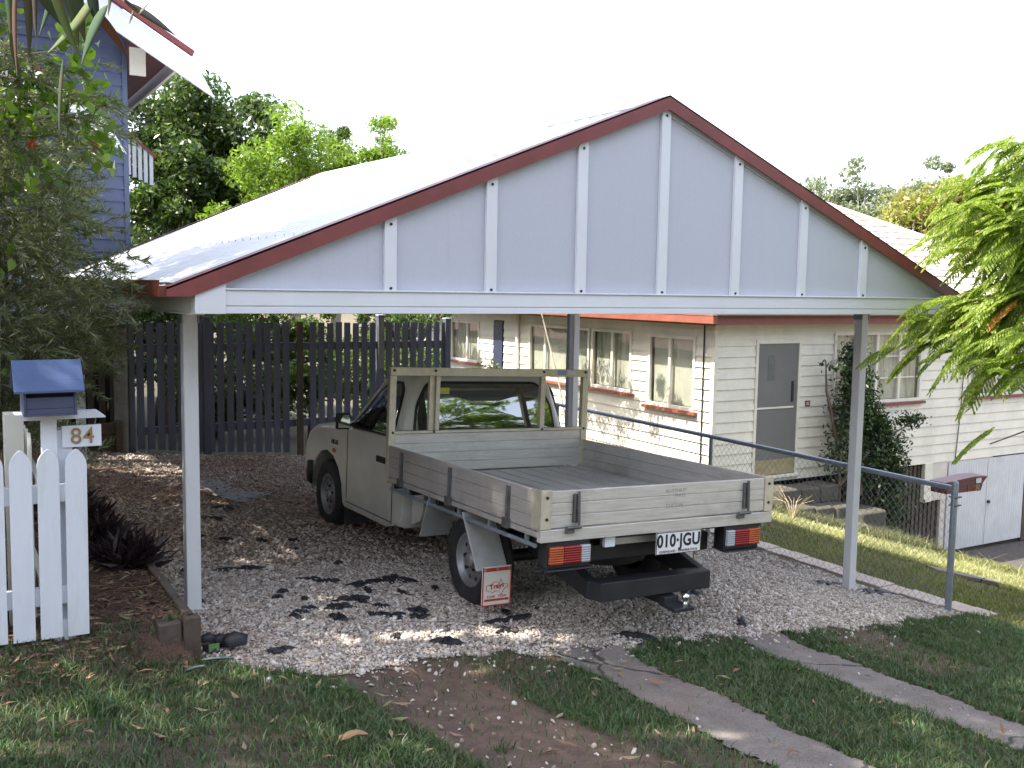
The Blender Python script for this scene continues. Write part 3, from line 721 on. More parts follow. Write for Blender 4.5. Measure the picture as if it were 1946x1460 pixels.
for y in YS:
    for x in XS:
        near = -6 < x < 9 and -5 < y < 9
        V.append((x, y, G(x, y)+(wob(x, y) if near else 0))); Cc.append((*gcol(x, y), 1))
nx = len(XS)
F = [(j*nx+i, j*nx+i+1, (j+1)*nx+i+1, (j+1)*nx+i) for j in range(len(YS)-1) for i in range(nx-1)]
gm, nt, p = base('ground_soil'); v = texc(nt)
at = nt.nodes.new('ShaderNodeVertexColor'); at.layer_name = 'tint'
n1 = noise(nt, v, 9, 10, .75); n2 = noise(nt, v, 60, 6, .8)
c = mixc(nt, 1.0, at.outputs[0], ramp(nt, n1, [(.3, (.55,)*3), (.7, (1.5,)*3)]), 'MULTIPLY')
c = mixc(nt, ramp(nt, n2, [(.50, (0, 0, 0)), (.72, (.7,)*3)]), c, (.20, .13, .085))
c = mixc(nt, ramp(nt, noise(nt, v, 110, 3, .8), [(.60, (0, 0, 0)), (.66, (.6,)*3)]), c, (.035, .026, .018))
nt.links.new(c, p.inputs['Base Color']); p.inputs['Roughness'].default_value = .95
nt.links.new(bump(nt, n2, .9, .02), p.inputs['Normal'])
me = bpy.data.meshes.new('ground'); me.from_pydata(V, [], F); me.update()
ca = me.color_attributes.new('tint', 'FLOAT_COLOR', 'POINT'); ca.data.foreach_set('color', [k for q in Cc for k in q])
go = bpy.data.objects.new('ground', me); COL.objects.link(go); me.materials.append(gm); tag(go, kind='structure')
me.polygons.foreach_set('use_smooth', [True]*len(me.polygons))
# gravel bed
def sheet(name, m, inside, x0, x1, y0, y1, st, lift, col=None):
    nx_ = int((x1-x0)/st)+1; ny_ = int((y1-y0)/st)+1; idx = {}; V = []; F = []; cs = []
    def vid(i, j):
        if (i, j) not in idx:
            x = x0+i*st; y = y0+j*st; idx[(i, j)] = len(V); V.append((x, y, G(x, y)+wob(x, y)+lift)); cs.append((*(col(x, y) if col else (1, 1, 1)), 1))
        return idx[(i, j)]
    for j in range(ny_-1):
        for i in range(nx_-1):
            if inside(x0+(i+.5)*st, y0+(j+.5)*st): F.append((vid(i, j), vid(i+1, j), vid(i+1, j+1), vid(i, j+1)))
    me = bpy.data.meshes.new(name); me.from_pydata(V, [], F); me.update()
    if col:
        ca = me.color_attributes.new('tint', 'FLOAT_COLOR', 'POINT'); ca.data.foreach_set('color', [k for q in cs for k in q])
    o = bpy.data.objects.new(name, me); COL.objects.link(o); me.materials.append(m); me.polygons.foreach_set('use_smooth', [True]*len(F))
    return o
def brown(x, y):      # leaf litter and red soil washed over the stones
    w = .5+.5*math.sin(2.1*x+1.3*y+1.5*math.sin(1.1*y-.7*x)); w2 = .5+.5*math.sin(3.7*y-1.9*x+2.1)
    b = ss(1.0, 3.4, y)*(.38+.62*w)*(1-.6*ss(5.2, 7, y)*w2)*(1-ss(-1.2, .6, x)*.55)
    b = max(b, .5*ss(-2.6, -3.3, x)*ss(3, 1, y)*w2)
    return min(1, b)
def gravcol(x, y):
    b = brown(x, y); return tuple(a*(1-b)+c*b for a, c in zip((.33, .285, .25), (.24, .155, .11)))
gv, nt, p = base('gravel_bed'); v = texc(nt)
at = nt.nodes.new('ShaderNodeVertexColor'); at.layer_name = 'tint'
vo = nt.nodes.new('ShaderNodeTexVoronoi'); vo.inputs['Scale'].default_value = 48; nt.links.new(v, vo.inputs['Vector'])
hs = nt.nodes.new('ShaderNodeSeparateColor'); nt.links.new(vo.outputs['Color'], hs.inputs[0])
c = mixc(nt, 1.0, at.outputs[0], ramp(nt, hs.outputs[0], [(0, (.45, .42, .40)), (.35, (.9, .85, .8)), (.8, (1.5, 1.5, 1.5)), (1, (2.0, 2.0, 2.0))]), 'MULTIPLY')
c = mixc(nt, ramp(nt, vo.outputs['Distance'], [(.35, (0, 0, 0)), (.75, (.85,)*3)]), c, (.05, .04, .034))
nt.links.new(c, p.inputs['Base Color']); p.inputs['Roughness'].default_value = .9
bb = nt.nodes.new('ShaderNodeBump'); bb.invert = True; bb.inputs['Strength'].default_value = .9; bb.inputs['Distance'].default_value = .015
nt.links.new(vo.outputs['Distance'], bb.inputs['Height']); nt.links.new(bb.outputs[0], p.inputs['Normal'])
tag(sheet('gravel_bed', gv, in_gravel, -3.35, 3.53, -1.0, 7.55, .05, .006, gravcol), kind='structure')
# concrete wheel strips
con, nt, p = base('old_concrete'); v = texc(nt)
c = ramp(nt, noise(nt, v, 2.3, 9, .75), [(.3, (.070, .058, .050)), (.5, (.13, .112, .10)), (.72, (.21, .19, .175))])
c = mixc(nt, ramp(nt, noise(nt, v, 45, 5, .8), [(.5, (0, 0, 0)), (.8, (.6,)*3)]), c, (.19, .175, .165))
c = mixc(nt, ramp(nt, noise(nt, v, 1.1, 5), [(.5, (0, 0, 0)), (.68, (.7,)*3)]), c, (.15, .10, .072))
c = mixc(nt, ramp(nt, noise(nt, v, 130, 3, .9), [(.52, (0, 0, 0)), (.62, (.75,)*3)]), c, (.30, .27, .25))
c = mixc(nt, ramp(nt, noise(nt, v, 75, 4, .9), [(.56, (0, 0, 0)), (.66, (.8,)*3)]), c, (.045, .038, .034))
vc = nt.nodes.new('ShaderNodeTexVoronoi'); vc.feature = 'DISTANCE_TO_EDGE'; vc.inputs['Scale'].default_value = .85
wv = mixc(nt, .12, v, noise(nt, v, 5, 5, out='Color')); nt.links.new(wv, vc.inputs['Vector'])
c = mixc(nt, ramp(nt, vc.outputs['Distance'], [(.004, (1,)*3), (.011, (0, 0, 0))]), c, (.03, .028, .025))
nt.links.new(c, p.inputs['Base Color']); p.inputs['Roughness'].default_value = .9
nt.links.new(bump(nt, noise(nt, v, 120, 5, .8), .6, .006), p.inputs['Normal'])
o = sheet('concrete_wheel_path', con, strip_a, -1.36, -.70, -3.6, -.55, .02, .012); tag(o, kind='structure')
o = sheet('concrete_wheel_path', con, strip_b, .20, .84, -3.6, -.48, .02, .012); tag(o, kind='structure')
def slab_in(x, y):
    u = (x+1.9)*.9+(y-4.8)*.3; w = -(x+1.9)*.3+(y-4.8)*.9; return abs(u) < .22+.05*math.sin(6*y) and abs(w) < .55+.08*math.sin(9*x)
o = sheet('worn_concrete_patch', mat('pale_slab', (.24, .245, .25), .9, .2, 9, bmp=.4), slab_in, -2.6, -1.2, 4, 5.7, .05, .016); tag(o, kind='structure')

# pebbles ---------------------------------------------------------
icos = np.array([(0, 0, 1), (.9, 0, .45), (.28, .85, .4), (-.72, .53, .45), (-.72, -.53, .42), (.28, -.85, .45), (.72, .53, -.3), (-.28, .85, -.35), (-.9, 0, -.3), (-.28, -.85, -.3), (.72, -.53, -.35), (0, 0, -.6)])
icf = np.array([(0, 1, 2), (0, 2, 3), (0, 3, 4), (0, 4, 5), (0, 5, 1), (1, 6, 2), (2, 7, 3), (3, 8, 4), (4, 9, 5), (5, 10, 1), (2, 6, 7), (3, 7, 8), (4, 8, 9), (5, 9, 10), (1, 10, 6)])
def pebbles(pts, size):
    n = len(pts); k = len(icos)
    s = size*np.clip(rng.lognormal(-.12, .38, (n, 1)), .4, 2.3)*np.stack([rng.uniform(.8, 1.3, n), rng.uniform(.6, 1.0, n), rng.uniform(.45, .8, n)], 1)
    a = rng.uniform(0, 6.28, n); ca, sa = np.cos(a), np.sin(a)
    P = icos[None]*(1+rng.normal(size=(n, k, 1))*.13)*s[:, None, :]
    tl = rng.normal(size=(n, 2))*.35; P[..., 2] += P[..., 0]*tl[:, :1]+P[..., 1]*tl[:, 1:]
    X = P[..., 0]*ca[:, None]-P[..., 1]*sa[:, None]; Y = P[..., 0]*sa[:, None]+P[..., 1]*ca[:, None]
    V = np.stack([X, Y, P[..., 2]], -1)+pts[:, None, :]
    F = (icf[None]+(np.arange(n)*k)[:, None, None]).reshape(-1, 3)
    return V.reshape(-1, 3), F
pb, nt, p = base('pebble_stone'); g = nt.nodes.new('ShaderNodeNewGeometry')
c = ramp(nt, g.outputs['Random Per Island'], [(0, (.19, .145, .11)), (.14, (.29, .235, .19)), (.34, (.39, .33, .28)), (.6, (.46, .405, .355)), (.85, (.55, .50, .45)), (1, (.68, .65, .61))])
at = nt.nodes.new('ShaderNodeVertexColor'); at.layer_name = 'tint'
c = mixc(nt, 1.0, c, at.outputs[0], 'MULTIPLY')
nt.links.new(c, p.inputs['Base Color']); p.inputs['Roughness'].default_value = .75
pts = []
def scatter(n, x0, x1, y0, y1, cond, dz=.01):
    out = []
    for _ in range(n):
        x = random.uniform(x0, x1); y = random.uniform(y0, y1)
        if cond(x, y): out.append((x, y, G(x, y)+wob(x, y)+dz*random.uniform(.4, 1.3)))
    return out
bare_ok = lambda x, y: in_gravel(x, y) and random.random() > .75*brown(x, y)
A = scatter(86000, -3.34, 3.5, -1.0, 1.6, bare_ok)
B = scatter(56000, -3.34, 3.5, 1.6, 7.5, bare_ok, .012)
St = scatter(2600, -3.2, 3.4, -1.5, -.3, lambda x, y: (edge(x)-.45 < y <= edge(x)) and random.random() < math.exp(-(edge(x)-y)*7))
Dr = scatter(2600, -2.7, 1.6, -2.9, -.6, lambda x, y: (strip_dirt(x, y) or strip_a(x, y) or strip_b(x, y) or (1.2 < x < 1.7 and y > -1.6)) and random.random() < (.30 if strip_dirt(x, y) else .05), .014)
random.seed(5); P1, F1 = pebbles(np.array(A), .0100); P2, F2 = pebbles(np.array(B), .0125); P3, F3 = pebbles(np.array(St), .0125); P4, F4 = pebbles(np.array(Dr), .0085)
Vp = np.concatenate([P1, P2, P3, P4]); Fp = np.concatenate([F1, F2+len(P1), F3+len(P1)+len(P2), F4+len(P1)+len(P2)+len(P3)])
po = fast('gravel_stones', Vp, Fp, pb); tag(po, kind='stuff', label='loose white and tan pebbles covering the carport floor')
tint = []
for (x, y, z) in A+B+St+Dr:
    b = .8*brown(x, y) if y > -1 else 0; tint.append([1-b*.20, 1-b*.36, 1-b*.44, 1])
ca = po.data.color_attributes.new('tint', 'FLOAT_COLOR', 'POINT'); ca.data.foreach_set('color', np.repeat(np.array(tint, dtype=np.float32), len(icos), 0).ravel())

# grass -----------------------------------------------------------
def blades(pts, h, w, m, name, lean=.6):
    P = np.array(pts); n = len(P); a = rng.uniform(0, 6.28, n); H = h*rng.uniform(.4, 1.4, n)
    d = np.stack([np.cos(a), np.sin(a), np.zeros(n)], 1); l = rng.uniform(.1, lean, n)[:, None]*H[:, None]; b = rng.uniform(0, 6.28, n); dl = np.stack([np.cos(b), np.sin(b), np.zeros(n)], 1)
    W = w*rng.uniform(.6, 1.3, n)[:, None]; up = np.array([[0, 0, 1.]])
    v0 = P-d*W*.5; v1 = P+d*W*.5; m0 = P+dl*l*.35+up*H[:, None]*.6-d*W*.4; m1 = P+dl*l*.35+up*H[:, None]*.6+d*W*.4; t = P+dl*l*1.2+up*H[:, None]*.95
    V = np.stack([v0, v1, m1, t, m0], 1).reshape(-1, 3)
    k = np.arange(n)[:, None]*5
    F = np.concatenate([k+[0, 1, 2], k+[0, 2, 4], k+[4, 2, 3]], 1).reshape(-1, 3)
    return fast(name, V, F, m)
def vn(x, y): return .5+.28*math.sin(4.3*x+2*math.sin(3.1*y))+.28*math.sin(5.1*y+1.7*math.sin(4.7*x))
def g_ok(x, y):
    if strip_a(x, y) or strip_b(x, y): return random.random() < .004
    if strip_dirt(x, y): return random.random() < .04
    e = edge(x)
    if y > e-.02 and x > -3.34: return False
    pd = 1.0
    if x < -3.34 and y > -.35: pd = .03
    elif x < -3.0: pd = .45+.5*vn(x, y)
    if x > -3.34:
        if -2.75 < x < -.95: pd *= .25+.75*ss(-.8, -1.45, y)*(.6+.4*vn(x, y))
        if y < -1.9 and -1.9 < x < -1.2: pd *= .5
        if 1.15 < x < 1.85 and -1.6 < y < -.45: pd *= .25
    # sparse along strip edges
    return random.random() < pd*(.55+.6*vn(x, y))
gr1 = leafmat('grass_blades', [(0.033, 0.076, 0.025), (0.051, 0.113, 0.038), (0.069, 0.139, 0.046), (0.120, 0.160, 0.064), (0.063, 0.125, 0.043), (0.209, 0.189, 0.101)], .25, .5)
pts = scatter(250000, -5.0, 3.6, -3.4, -.15, g_ok, 0)
tag(blades(pts, .040, .0055, gr1, 'grass', 1.1), 'short green couch grass on the verge in front of the carport', kind='stuff')
def tufts(n, x0, x1, y0, y1, cond, h, w, m, name, per=26):
    c = scatter(n, x0, x1, y0, y1, cond, 0); P = []
    for q in c:
        for _ in range(per):
            P.append((q[0]+random.gauss(0, .022), q[1]+random.gauss(0, .022), q[2]))
    return blades(P, h, w, m, name, 1.3)
tag(tufts(420, -5, 3.5, -3.2, -.3, lambda x, y: g_ok(x, y), .062, .006, gr1, 'grass_tufts'), 'longer grass tufts dotted over the verge', kind='stuff')
gr2 = leafmat('lawn_blades', [(0.098, 0.119, 0.036), (0.182, 0.200, 0.060), (0.312, 0.300, 0.108), (0.130, 0.175, 0.048), (0.468, 0.400, 0.204)], .35, .55)
def l_ok(x, y):
    return not (x < 3.95 and -.2 < y) and random.random() < .55+.5*vn(x, y) and not (x > 10.9 and y < 5.5) and not (5.4 < x < 5.75 and .8 < y < 1.7)
pts = scatter(95000, 3.55, 8.5, -1.6, 7.4, l_ok, 0)
pts += scatter(60000, 8.5, 15, -4, 5.4, lambda x, y: random.random() < .5+.5*vn(x, y) and not (x > 11.9 and y > 2.6), 0)
tag(blades(pts, .050, .0085, gr2, 'neighbour_lawn', 1.0), 'dry yellow green lawn sloping down beside the white house', kind='stuff')
gr3 = leafmat('straw_sun_tint', [(.30, .34, .12), (.48, .44, .22), (.60, .54, .32), (.22, .30, .09), (.66, .60, .40)], .45, .6)  # dry straw made paler than the lawn, sunlight put into its colour
tag(tufts(1300, 5.55, 6.5, -.6, 6.2, lambda x, y: random.random() < .9, .075, .008, gr3, 'sun_strip_grass', 22), 'dry grass along a strip of lawn, coloured paler for sunlight', kind='stuff')
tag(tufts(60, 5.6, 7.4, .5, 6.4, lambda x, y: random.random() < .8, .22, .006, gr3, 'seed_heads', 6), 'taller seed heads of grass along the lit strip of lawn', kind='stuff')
# leaf litter
lit = leafmat('dry_leaves', [(.22, .12, .06), (.30, .20, .12), (.16, .08, .05), (.36, .28, .18), (.20, .22, .10)], .1, .7)
P = np.array(scatter(420, -5, 1.5, -3.2, -.6, lambda x, y: (not in_gravel(x, y)) and random.random() < (.9 if x < -2 else .35), .03)+scatter(1500, -5, -3.36, -.9, 3.5, lambda x, y: True, .012))
V_, F_ = leaves(P, .085, .22, flat=.9, dirs=np.concatenate([rng.normal(size=(len(P), 2)), np.zeros((len(P), 1))], 1)*3)
tag(fast('leaf_litter', V_, F_, lit), 'dry brown gum leaves scattered over grass and garden bed', kind='stuff')
P = np.array(scatter(9000, -4.6, -3.42, -.95, 3.5, lambda x, y: y > -.75 or random.random() < .4, .008))
V_, F_ = leaves(P, .038, .30, flat=.8, dirs=np.concatenate([rng.normal(size=(len(P), 2)), np.zeros((len(P), 1))], 1)*2)
tag(fast('bark_mulch', V_, F_, leafmat('mulch_chips', [(.09, .045, .03), (.16, .09, .06), (.24, .15, .10), (.06, .035, .028), (.13, .065, .04)], .0, .9)), 'brown bark mulch covering the garden bed behind the picket fence', kind='stuff')
P = np.array(scatter(2600, -3.3, .6, 2.0, 7.4, lambda x, y: random.random() < brown(x, y), .02))
V_, F_ = leaves(P, .06, .25, flat=.9, dirs=np.concatenate([rng.normal(size=(len(P), 2)), np.zeros((len(P), 1))], 1)*3)
tag(fast('leaf_litter', V_, F_, leafmat('red_litter', [(.16, .06, .035), (.22, .10, .06), (.10, .05, .035), (.14, .09, .06)], .05, .8)), 'reddish brown leaf litter over the gravel at the back of the carport', kind='stuff')

# =============================================================== BLACK MAT SCRAPS, STONES, LEAVES
plastic = mat('black_weed_mat', (.014, .015, .020), .55, .4, 25, bmp=.5, bscale=50)
def scrap(x, y, L, W, ang, label, i):
    n = 40; ph = [random.uniform(0, 6.28) for _ in range(7)]; V = []; F = []
    def rad(t): return 1+.30*math.sin(2*t+ph[0])+.26*math.sin(3*t+ph[1])+.24*math.sin(5*t+ph[2])+.20*math.sin(9*t+ph[3])+.14*math.sin(14*t+ph[5])+.10*math.sin(19*t+ph[6])
    for ring_, h in ((0, .6), (.45, 1.0), (.8, .8), (1, .15)):
        for k in range(n):
            t = 2*math.pi*k/n; r = rad(t)*ring_; u = r*math.cos(t)*L/2; w = r*math.sin(t)*W/2
            X = x+u*math.cos(ang)-w*math.sin(ang); Y = y+u*math.sin(ang)+w*math.cos(ang)
            V.append((X, Y, G(X, Y)+.012+.022*h*(.6+.5*math.sin(4*t+ph[4]+3*ring_))))
    for a in range(3):
        for k in range(n): F.append((a*n+k, a*n+(k+1) % n, (a+1)*n+(k+1) % n, (a+1)*n+k))
    z = G(x, y)
    me = bpy.data.meshes.new('weed_mat_scrap'); me.from_pydata([(a-x, b_-y, c-z) for a, b_, c in V], [], F); me.update()
    o = bpy.data.objects.new('weed_mat_scrap', me); COL.objects.link(o); me.materials.append(plastic); o.location = (x, y, z)
    me.polygons.foreach_set('use_smooth', [True]*len(F))
    s = o.modifiers.new('thick', 'SOLIDIFY'); s.thickness = .004
    tag(o, label, 'plastic scrap', 'scraps of black weed mat on the gravel'); return o
SC = [(-2.14, 3.82, .28, .22, .3, 'crumpled black scrap on the brown gravel straight ahead of the pale concrete patch'),
      (-2.42, 3.34, .30, .12, -.7, 'narrow folded black scrap on brown gravel between the pale patch and the left post'),
      (-2.60, 1.53, .42, .10, .15, 'long thin black strip on gravel just right of the left carport post'),
      (-2.25, .42, .22, .16, .5, 'small ragged black scrap in the cluster left of the rear wheel, nearest the left post'),
      (-2.36, .18, .20, .12, 1.1, 'dark lump of weed mat in the near left corner of the scrap cluster'),
      (-1.86, .98, .34, .13, .2, 'flat black scrap left of the rear wheel, upper left of the pair by the tyre'),
      (-1.58, 1.05, .34, .22, -.2, 'star shaped black scrap closest to the truck rear wheel'),
      (-1.80, .20, .18, .14, .9, 'small black scrap on gravel in front of the rear wheel'),
      (-2.10, .62, .30, .13, .1, 'largest ragged black scrap in the cluster left of the rear wheel'),
      (-1.89, -.40, .20, .14, .2, 'black lump at the edge of the sunlit streak on the gravel'),
      (-.53, -.52, .34, .10, -.25, 'black strip at the front edge of the gravel between the two concrete paths'),
      (.50, -.44, .24, .10, .8, 'black scrap at the front gravel edge by the top of the right concrete path'),
      (3.05, 1.02, .42, .20, .1, 'flat black weed mat showing left of the right carport post base'),
      (3.36, .72, .46, .22, -.1, 'torn weed mat with soil right of the right carport post base'),
      (-1.30, -.12, .50, .07, .12, 'long thin black strip on gravel behind the mud flap'),
      (-1.42, -.30, .28, .10, .4, 'short black scrap in the middle of the sunlit streak'),
      (.41, .02, .20, .10, -.2, 'single black scrap on clean gravel behind the tow ball'),
      (-2.20, 1.15, .24, .08, .0, 'slim black scrap on gravel midway between the left post and the truck'),
      (-2.47, .42, .16, .10, .6, 'tiny black scrap on gravel right of the foot of the left post'),
      (-2.02, .12, .30, .14, -.4, 'black scrap lying just beyond the left end of the sunlit streak'),
      (-1.20, .18, .20, .07, .3, 'small black strip on gravel under the hanging mud flap'),
      (-2.9, -.40, .24, .08, .1, 'black strip at the front left of the gravel near the timber post'),
      (2.2, 2.2, .22, .09, .3, 'small black scrap on gravel between the truck and the chain fence'),
      (-2.75, 2.6, .30, .10, .1, 'thin black strip on gravel beyond the left carport post')]
for i, (x, y, L, W, a, lb) in enumerate(SC): scrap(x, y, L*.66, W*.72, a, lb, i)
k = 0
while k < 28:
    x = random.choice((random.uniform(-3.1, -.9), random.gauss(-2.1, .35))); y = random.choice((random.uniform(-.6, 2.8), random.gauss(.45, .35)))
    if in_gravel(x, y) and not (-1.4 < x < .3 and y > .9): scrap(x, y, random.uniform(.05, .13), random.uniform(.03, .07), random.uniform(0, 3), 'tiny black shred of weed mat among the pebbles', k); k += 1
b = MB(); V_ = []
for k in range(7):
    cx, cy = -3.20+.07*math.sin(2.2*k), -.26+.05*math.cos(3.1*k); r = .036+.014*math.sin(k*1.7)
    rs = [(x_*(1+.2*math.sin(9*x_+k)), y_, z_) for x_, y_, z_ in icos*r]
    b.add([(cx+1.4*a, cy+c_, G(-3.17, -.26)+.040+z_*1.2+.02*math.sin(k)) for a, c_, z_ in rs], [tuple(f) for f in icf])
o = b.build('rubbish_bundle', mat('bundle_black', (.018, .018, .022), .6, .3, 20, bmp=.5), None, smooth=True); tag(o, 'crumpled bundle of black plastic lying against the end timber post', 'plastic bundle')
MB().box((-3.29, -.345, G(-3.25, -.3)+.02), (-3.235, -.335, G(-3.25, -.3)+.06)).build('green_tag', mat('green_tag', (.13, .26, .08), .6, .1, 9, bmp=0), o)
lf = leaves(np.array([(0, 0, 0.)]), .1)
def bigleaf(x, y, L, W, ang, m, label, name='fallen_leaf'):
    z = G(x, y)+(.05 if L < .13 and W > .04 else .03); b = MB(); n = 9; V = []
    for i in range(n):
        t = i/(n-1); w = W*math.sin(math.pi*min(1, t*.96+.03))**.7*(1+.15*math.sin(9*t)); cu = (.018 if W > .04 else .004)*math.sin(math.pi*t)
        for s_, dz in ((-1, .012), (0, 0), (1, .014)):
            u = (t-.5)*L; ww = s_*w/2; V.append((u*math.cos(ang)-ww*math.sin(ang), u*math.sin(ang)+ww*math.cos(ang), dz+cu))
    F = [(i*3+j, i*3+j+1, i*3+j+4, i*3+j+3) for i in range(n-1) for j in range(2)]
    o = MB().add(V, F).build(name, m, None, smooth=True); o.location = (x, y, z); o.modifiers.new('t', 'SOLIDIFY').thickness = .0015
    tag(o, label, 'leaf')
bigleaf(-3.04, -1.84, .12, .055, .0, mat('leaf_tan', (.30, .18, .10), .7, .2, 30, bmp=.2), 'large curled tan leaf lying alone on the grass at the bottom of the picture')
bigleaf(-3.30, -.56, .15, .020, -.25, mat('leaf_pale', (.13, .18, .155), .6, .15, 20, bmp=.2), 'long pale blue green leaf on the grass below the timber post')
bigleaf(-3.44, -.70, .10, .018, .2, MATS['leaf_pale'], 'short pale leaf beside the longer one below the timber post')
# timber retaining edge
b = MB(); 
for (p, q) in (((-3.40, -.42, -1.70), (-3.40, 1.6, -1.70)), ((-3.40, 1.63, -1.70), (-3.40, 3.9, -1.70)), ((-3.40, 3.93, -1.70), (-3.40, 6.4, -1.70))):
    b.box((p[0]-.025, p[1], -1.95), (p[0]+.025, q[1], -1.575))
eg = empty('timber_garden_edge', (-3.4, -.4, -1.9), 'weathered timber board edging the garden bed beside the gravel', 'garden edging')
b.v = [(x+3.4, y+.4, z+1.9) for x, y, z in b.v]; b.build('edging_board', sleeper, eg, bevel=.008)
MB().box((-.165, -.03, -.12), (-.045, .09, .30)).box((-.04, -.06, -.12), (.045, .015, .325)).build('stake', sleeper, eg, bevel=.01)
# brick edging on the right
paver = mat('paver_cream', (.48, .40, .33), .85, .2, 5, bmp=.4, bscale=60, dirt=(.24, .20, .17), dirt_amt=.7)
b = MB(); y = -.28; k = 0
while y < 6.4:
    x = 3.60+.02*math.sin(y)+(y*.02); z = G(3.75, y+.1)+.035
    b.box((x, y, z-.15), (x+.235, y+.222, z+.004*math.sin(k*2.7))); y += .232; k += 1
o = b.build('paver_edging', paver, None, bevel=.008); tag(o, 'row of cream pavers edging the gravel along the chain fence', 'garden edging')
o = MB().hexa([(x, y, G(x, y)+.0) for x, y in ((5.42, 1.68), (5.32, 1.45), (5.62, .82), (5.76, .95))]+[(x, y, G(x, y)+.05) for x, y in ((5.42, 1.68), (5.32, 1.45), (5.62, .82), (5.76, .95))]).build('sunken_slab', con, None, bevel=.01); tag(o, 'narrow grey slab sunk in the neighbouring lawn', 'slab')

# =============================================================== WHITE PICKET FENCE, LETTERBOX
FY = -.40
pf = empty('picket_fence', (-4.0, FY, -1.62), 'white picket fence with pointed tops facing the verge, left of the carport', 'picket fence')
def at0(mb, o):
    l = o.matrix_world.translation if False else o.location
    mb.v = [(x-l.x, y-l.y, z-l.z) for x, y, z in mb.v]; return mb
def picket(cx, y0, top, bot, w=.098, th=.018, axis=1, par=None, m=None, tilt=0):
    b = MB(); h = w*.80
    prof = [(-w/2, bot), (w/2, bot), (w/2, top-h), (w/2*.90, top-h*.66), (w/2*.62, top-h*.34), (w/2*.22, top-h*.07), (0, top), (-w/2*.22, top-h*.07), (-w/2*.62, top-h*.34), (-w/2*.90, top-h*.66), (-w/2, top-h)]
    prof = [(u+cx+tilt*(z-bot), z) for u, z in prof]
    b.prism(prof, axis, y0-th/2, y0+th/2)
    return at0(b, par).build('picket', m, par, bevel=.002)
for k in range(-7, 4):
    cx = -4.05+.120*(k-1) if False else -3.945+.121*(k-3)
    picket(cx, FY-.03, -.640+.002*(k % 3)-.003*k, -1.585-.010*(k-3)*-1*.0-.012*(3-k)*-.2, par=pf, m=picket_white, tilt=.008 if k == 3 else .004)
b = MB()
for z in (-.865, -1.375): b.box((-5.2, FY-.018, z-.045), (-3.92, FY+.022, z+.045))
at0(b, pf).build('rail', picket_white, pf, bevel=.003)
b = MB().box((-4.035, FY+.024, -1.72), (-3.945, FY+.114, -.56)).box((-4.055, FY-.018, -1.72), (-3.955, FY+.022, -1.50)); at0(b, pf).build('post', picket_white, pf, bevel=.004)
# side picket fence running back from the post
sf = empty('picket_fence', (-4.15, .9, -1.6), 'cream picket fence running back into the garden behind the letterbox', 'picket fence')
for k in range(12):
    y = FY+.28+.16*k; picket(y, -4.12, -.60, -1.55, axis=0, par=sf, m=cream_paint)
b = MB()
for z in (-.86, -1.37): b.box((-4.10, FY+.1, z-.045), (-4.065, 1.8, z+.045))
at0(b, sf).build('rail', cream_paint, sf)
b = MB().box((-4.23, -.12, -1.7), (-4.14, -.02, -.50)).box((-4.24, 1.7, -1.7), (-4.15, 1.8, -.50)); at0(b, sf).build('post', cream_paint, sf, bevel=.004)
gp = empty('gate_post', (-4.34, .1, -1.6), 'broad peeling cream gate post at the left edge behind the letterbox', 'post')
b = MB().box((-4.50, .02, -1.7), (-4.27, .20, -.30)).box((-4.52, 0, -.30), (-4.25, .22, -.26)); at0(b, gp).build('shaft', mat('peeling_cream', (.46, .45, .37), .8, .15, 12, bmp=.5, dirt=(.30, .27, .2), dirt_amt=.8, dscale=9), gp, bevel=.004)
# letterbox post with arm and hanging number
lp = empty('sign_post', (-4.05, FY+.05, -1.62), 'white post and side arm carrying the blue letterbox behind the picket fence', 'post')
b = MB().box((-4.083, FY+.0, -1.7), (-4.015, FY+.07, -.475)); at0(b, lp).build('upright', picket_white, lp, bevel=.003)
b = MB().prism([(-4.20, -.472), (-3.825, -.472), (-3.795, -.497), (-3.795, -.503), (-4.16, -.503)], 1, FY-.02, FY+.09); at0(b, lp).build('arm', picket_white, lp, bevel=.002)
hn = empty('house_number_sign', (-3.9, FY, -.65), 'small white sign reading 84 hanging from the letterbox arm', 'sign')
b = MB().box((-3.992, FY+.012, -.648), (-3.812, FY+.024, -.540)); at0(b, hn).build('board', picket_white, hn, bevel=.002)
b = MB()
for x in (-3.965, -3.838):
    b.tube([(x, FY+.018, -.505), (x+.003, FY+.018, -.515), (x-.002, FY+.018, -.530), (x, FY+.018, -.541)], .0022, 6)
at0(b, hn).build('hanging_chain', galv, hn)
brz, nt, p = base('bronze'); p.inputs['Base Color'].default_value = (.33, .22, .11, 1); p.inputs['Metallic'].default_value = .5; p.inputs['Roughness'].default_value = .45
text('number', '84', .112, brz, Matrix.Translation((-3.900+3.9, .010, -.596+.65)) @ FRONT, hn, .003, .95, .0006, 1.08)
lb = empty('letterbox', (-4.05, FY, -.47), 'blue wooden letterbox shaped like a small house with a planked roof', 'letterbox')
BX0, BX1, BY0, BY1 = -4.165, -3.932, FY-.10, FY+.12
b = MB()
b.box((BX0, BY0, -.470), (BX0+.012, BY1, -.352)).box((BX1-.012, BY0, -.470), (BX1, BY1, -.352)).box((BX0, BY1-.012, -.47), (BX1, BY1, -.352)).box((BX0, BY0, -.474), (BX1, BY1, -.466))
b.box((BX0+.012, BY0+.004, -.466), (BX1-.012, BY0+.014, -.440)).box((BX0+.012, BY0+.006, -.439), (BX1-.012, BY0+.014, -.385))
for x in (BX0, BX1-.012): b.prism([(BY0, -.352), (BY1, -.352), ((BY0+BY1)/2, -.232)], 0, x, x+.012)
at0(b, lb).build('box', box_blue_dark, lb, bevel=.002)
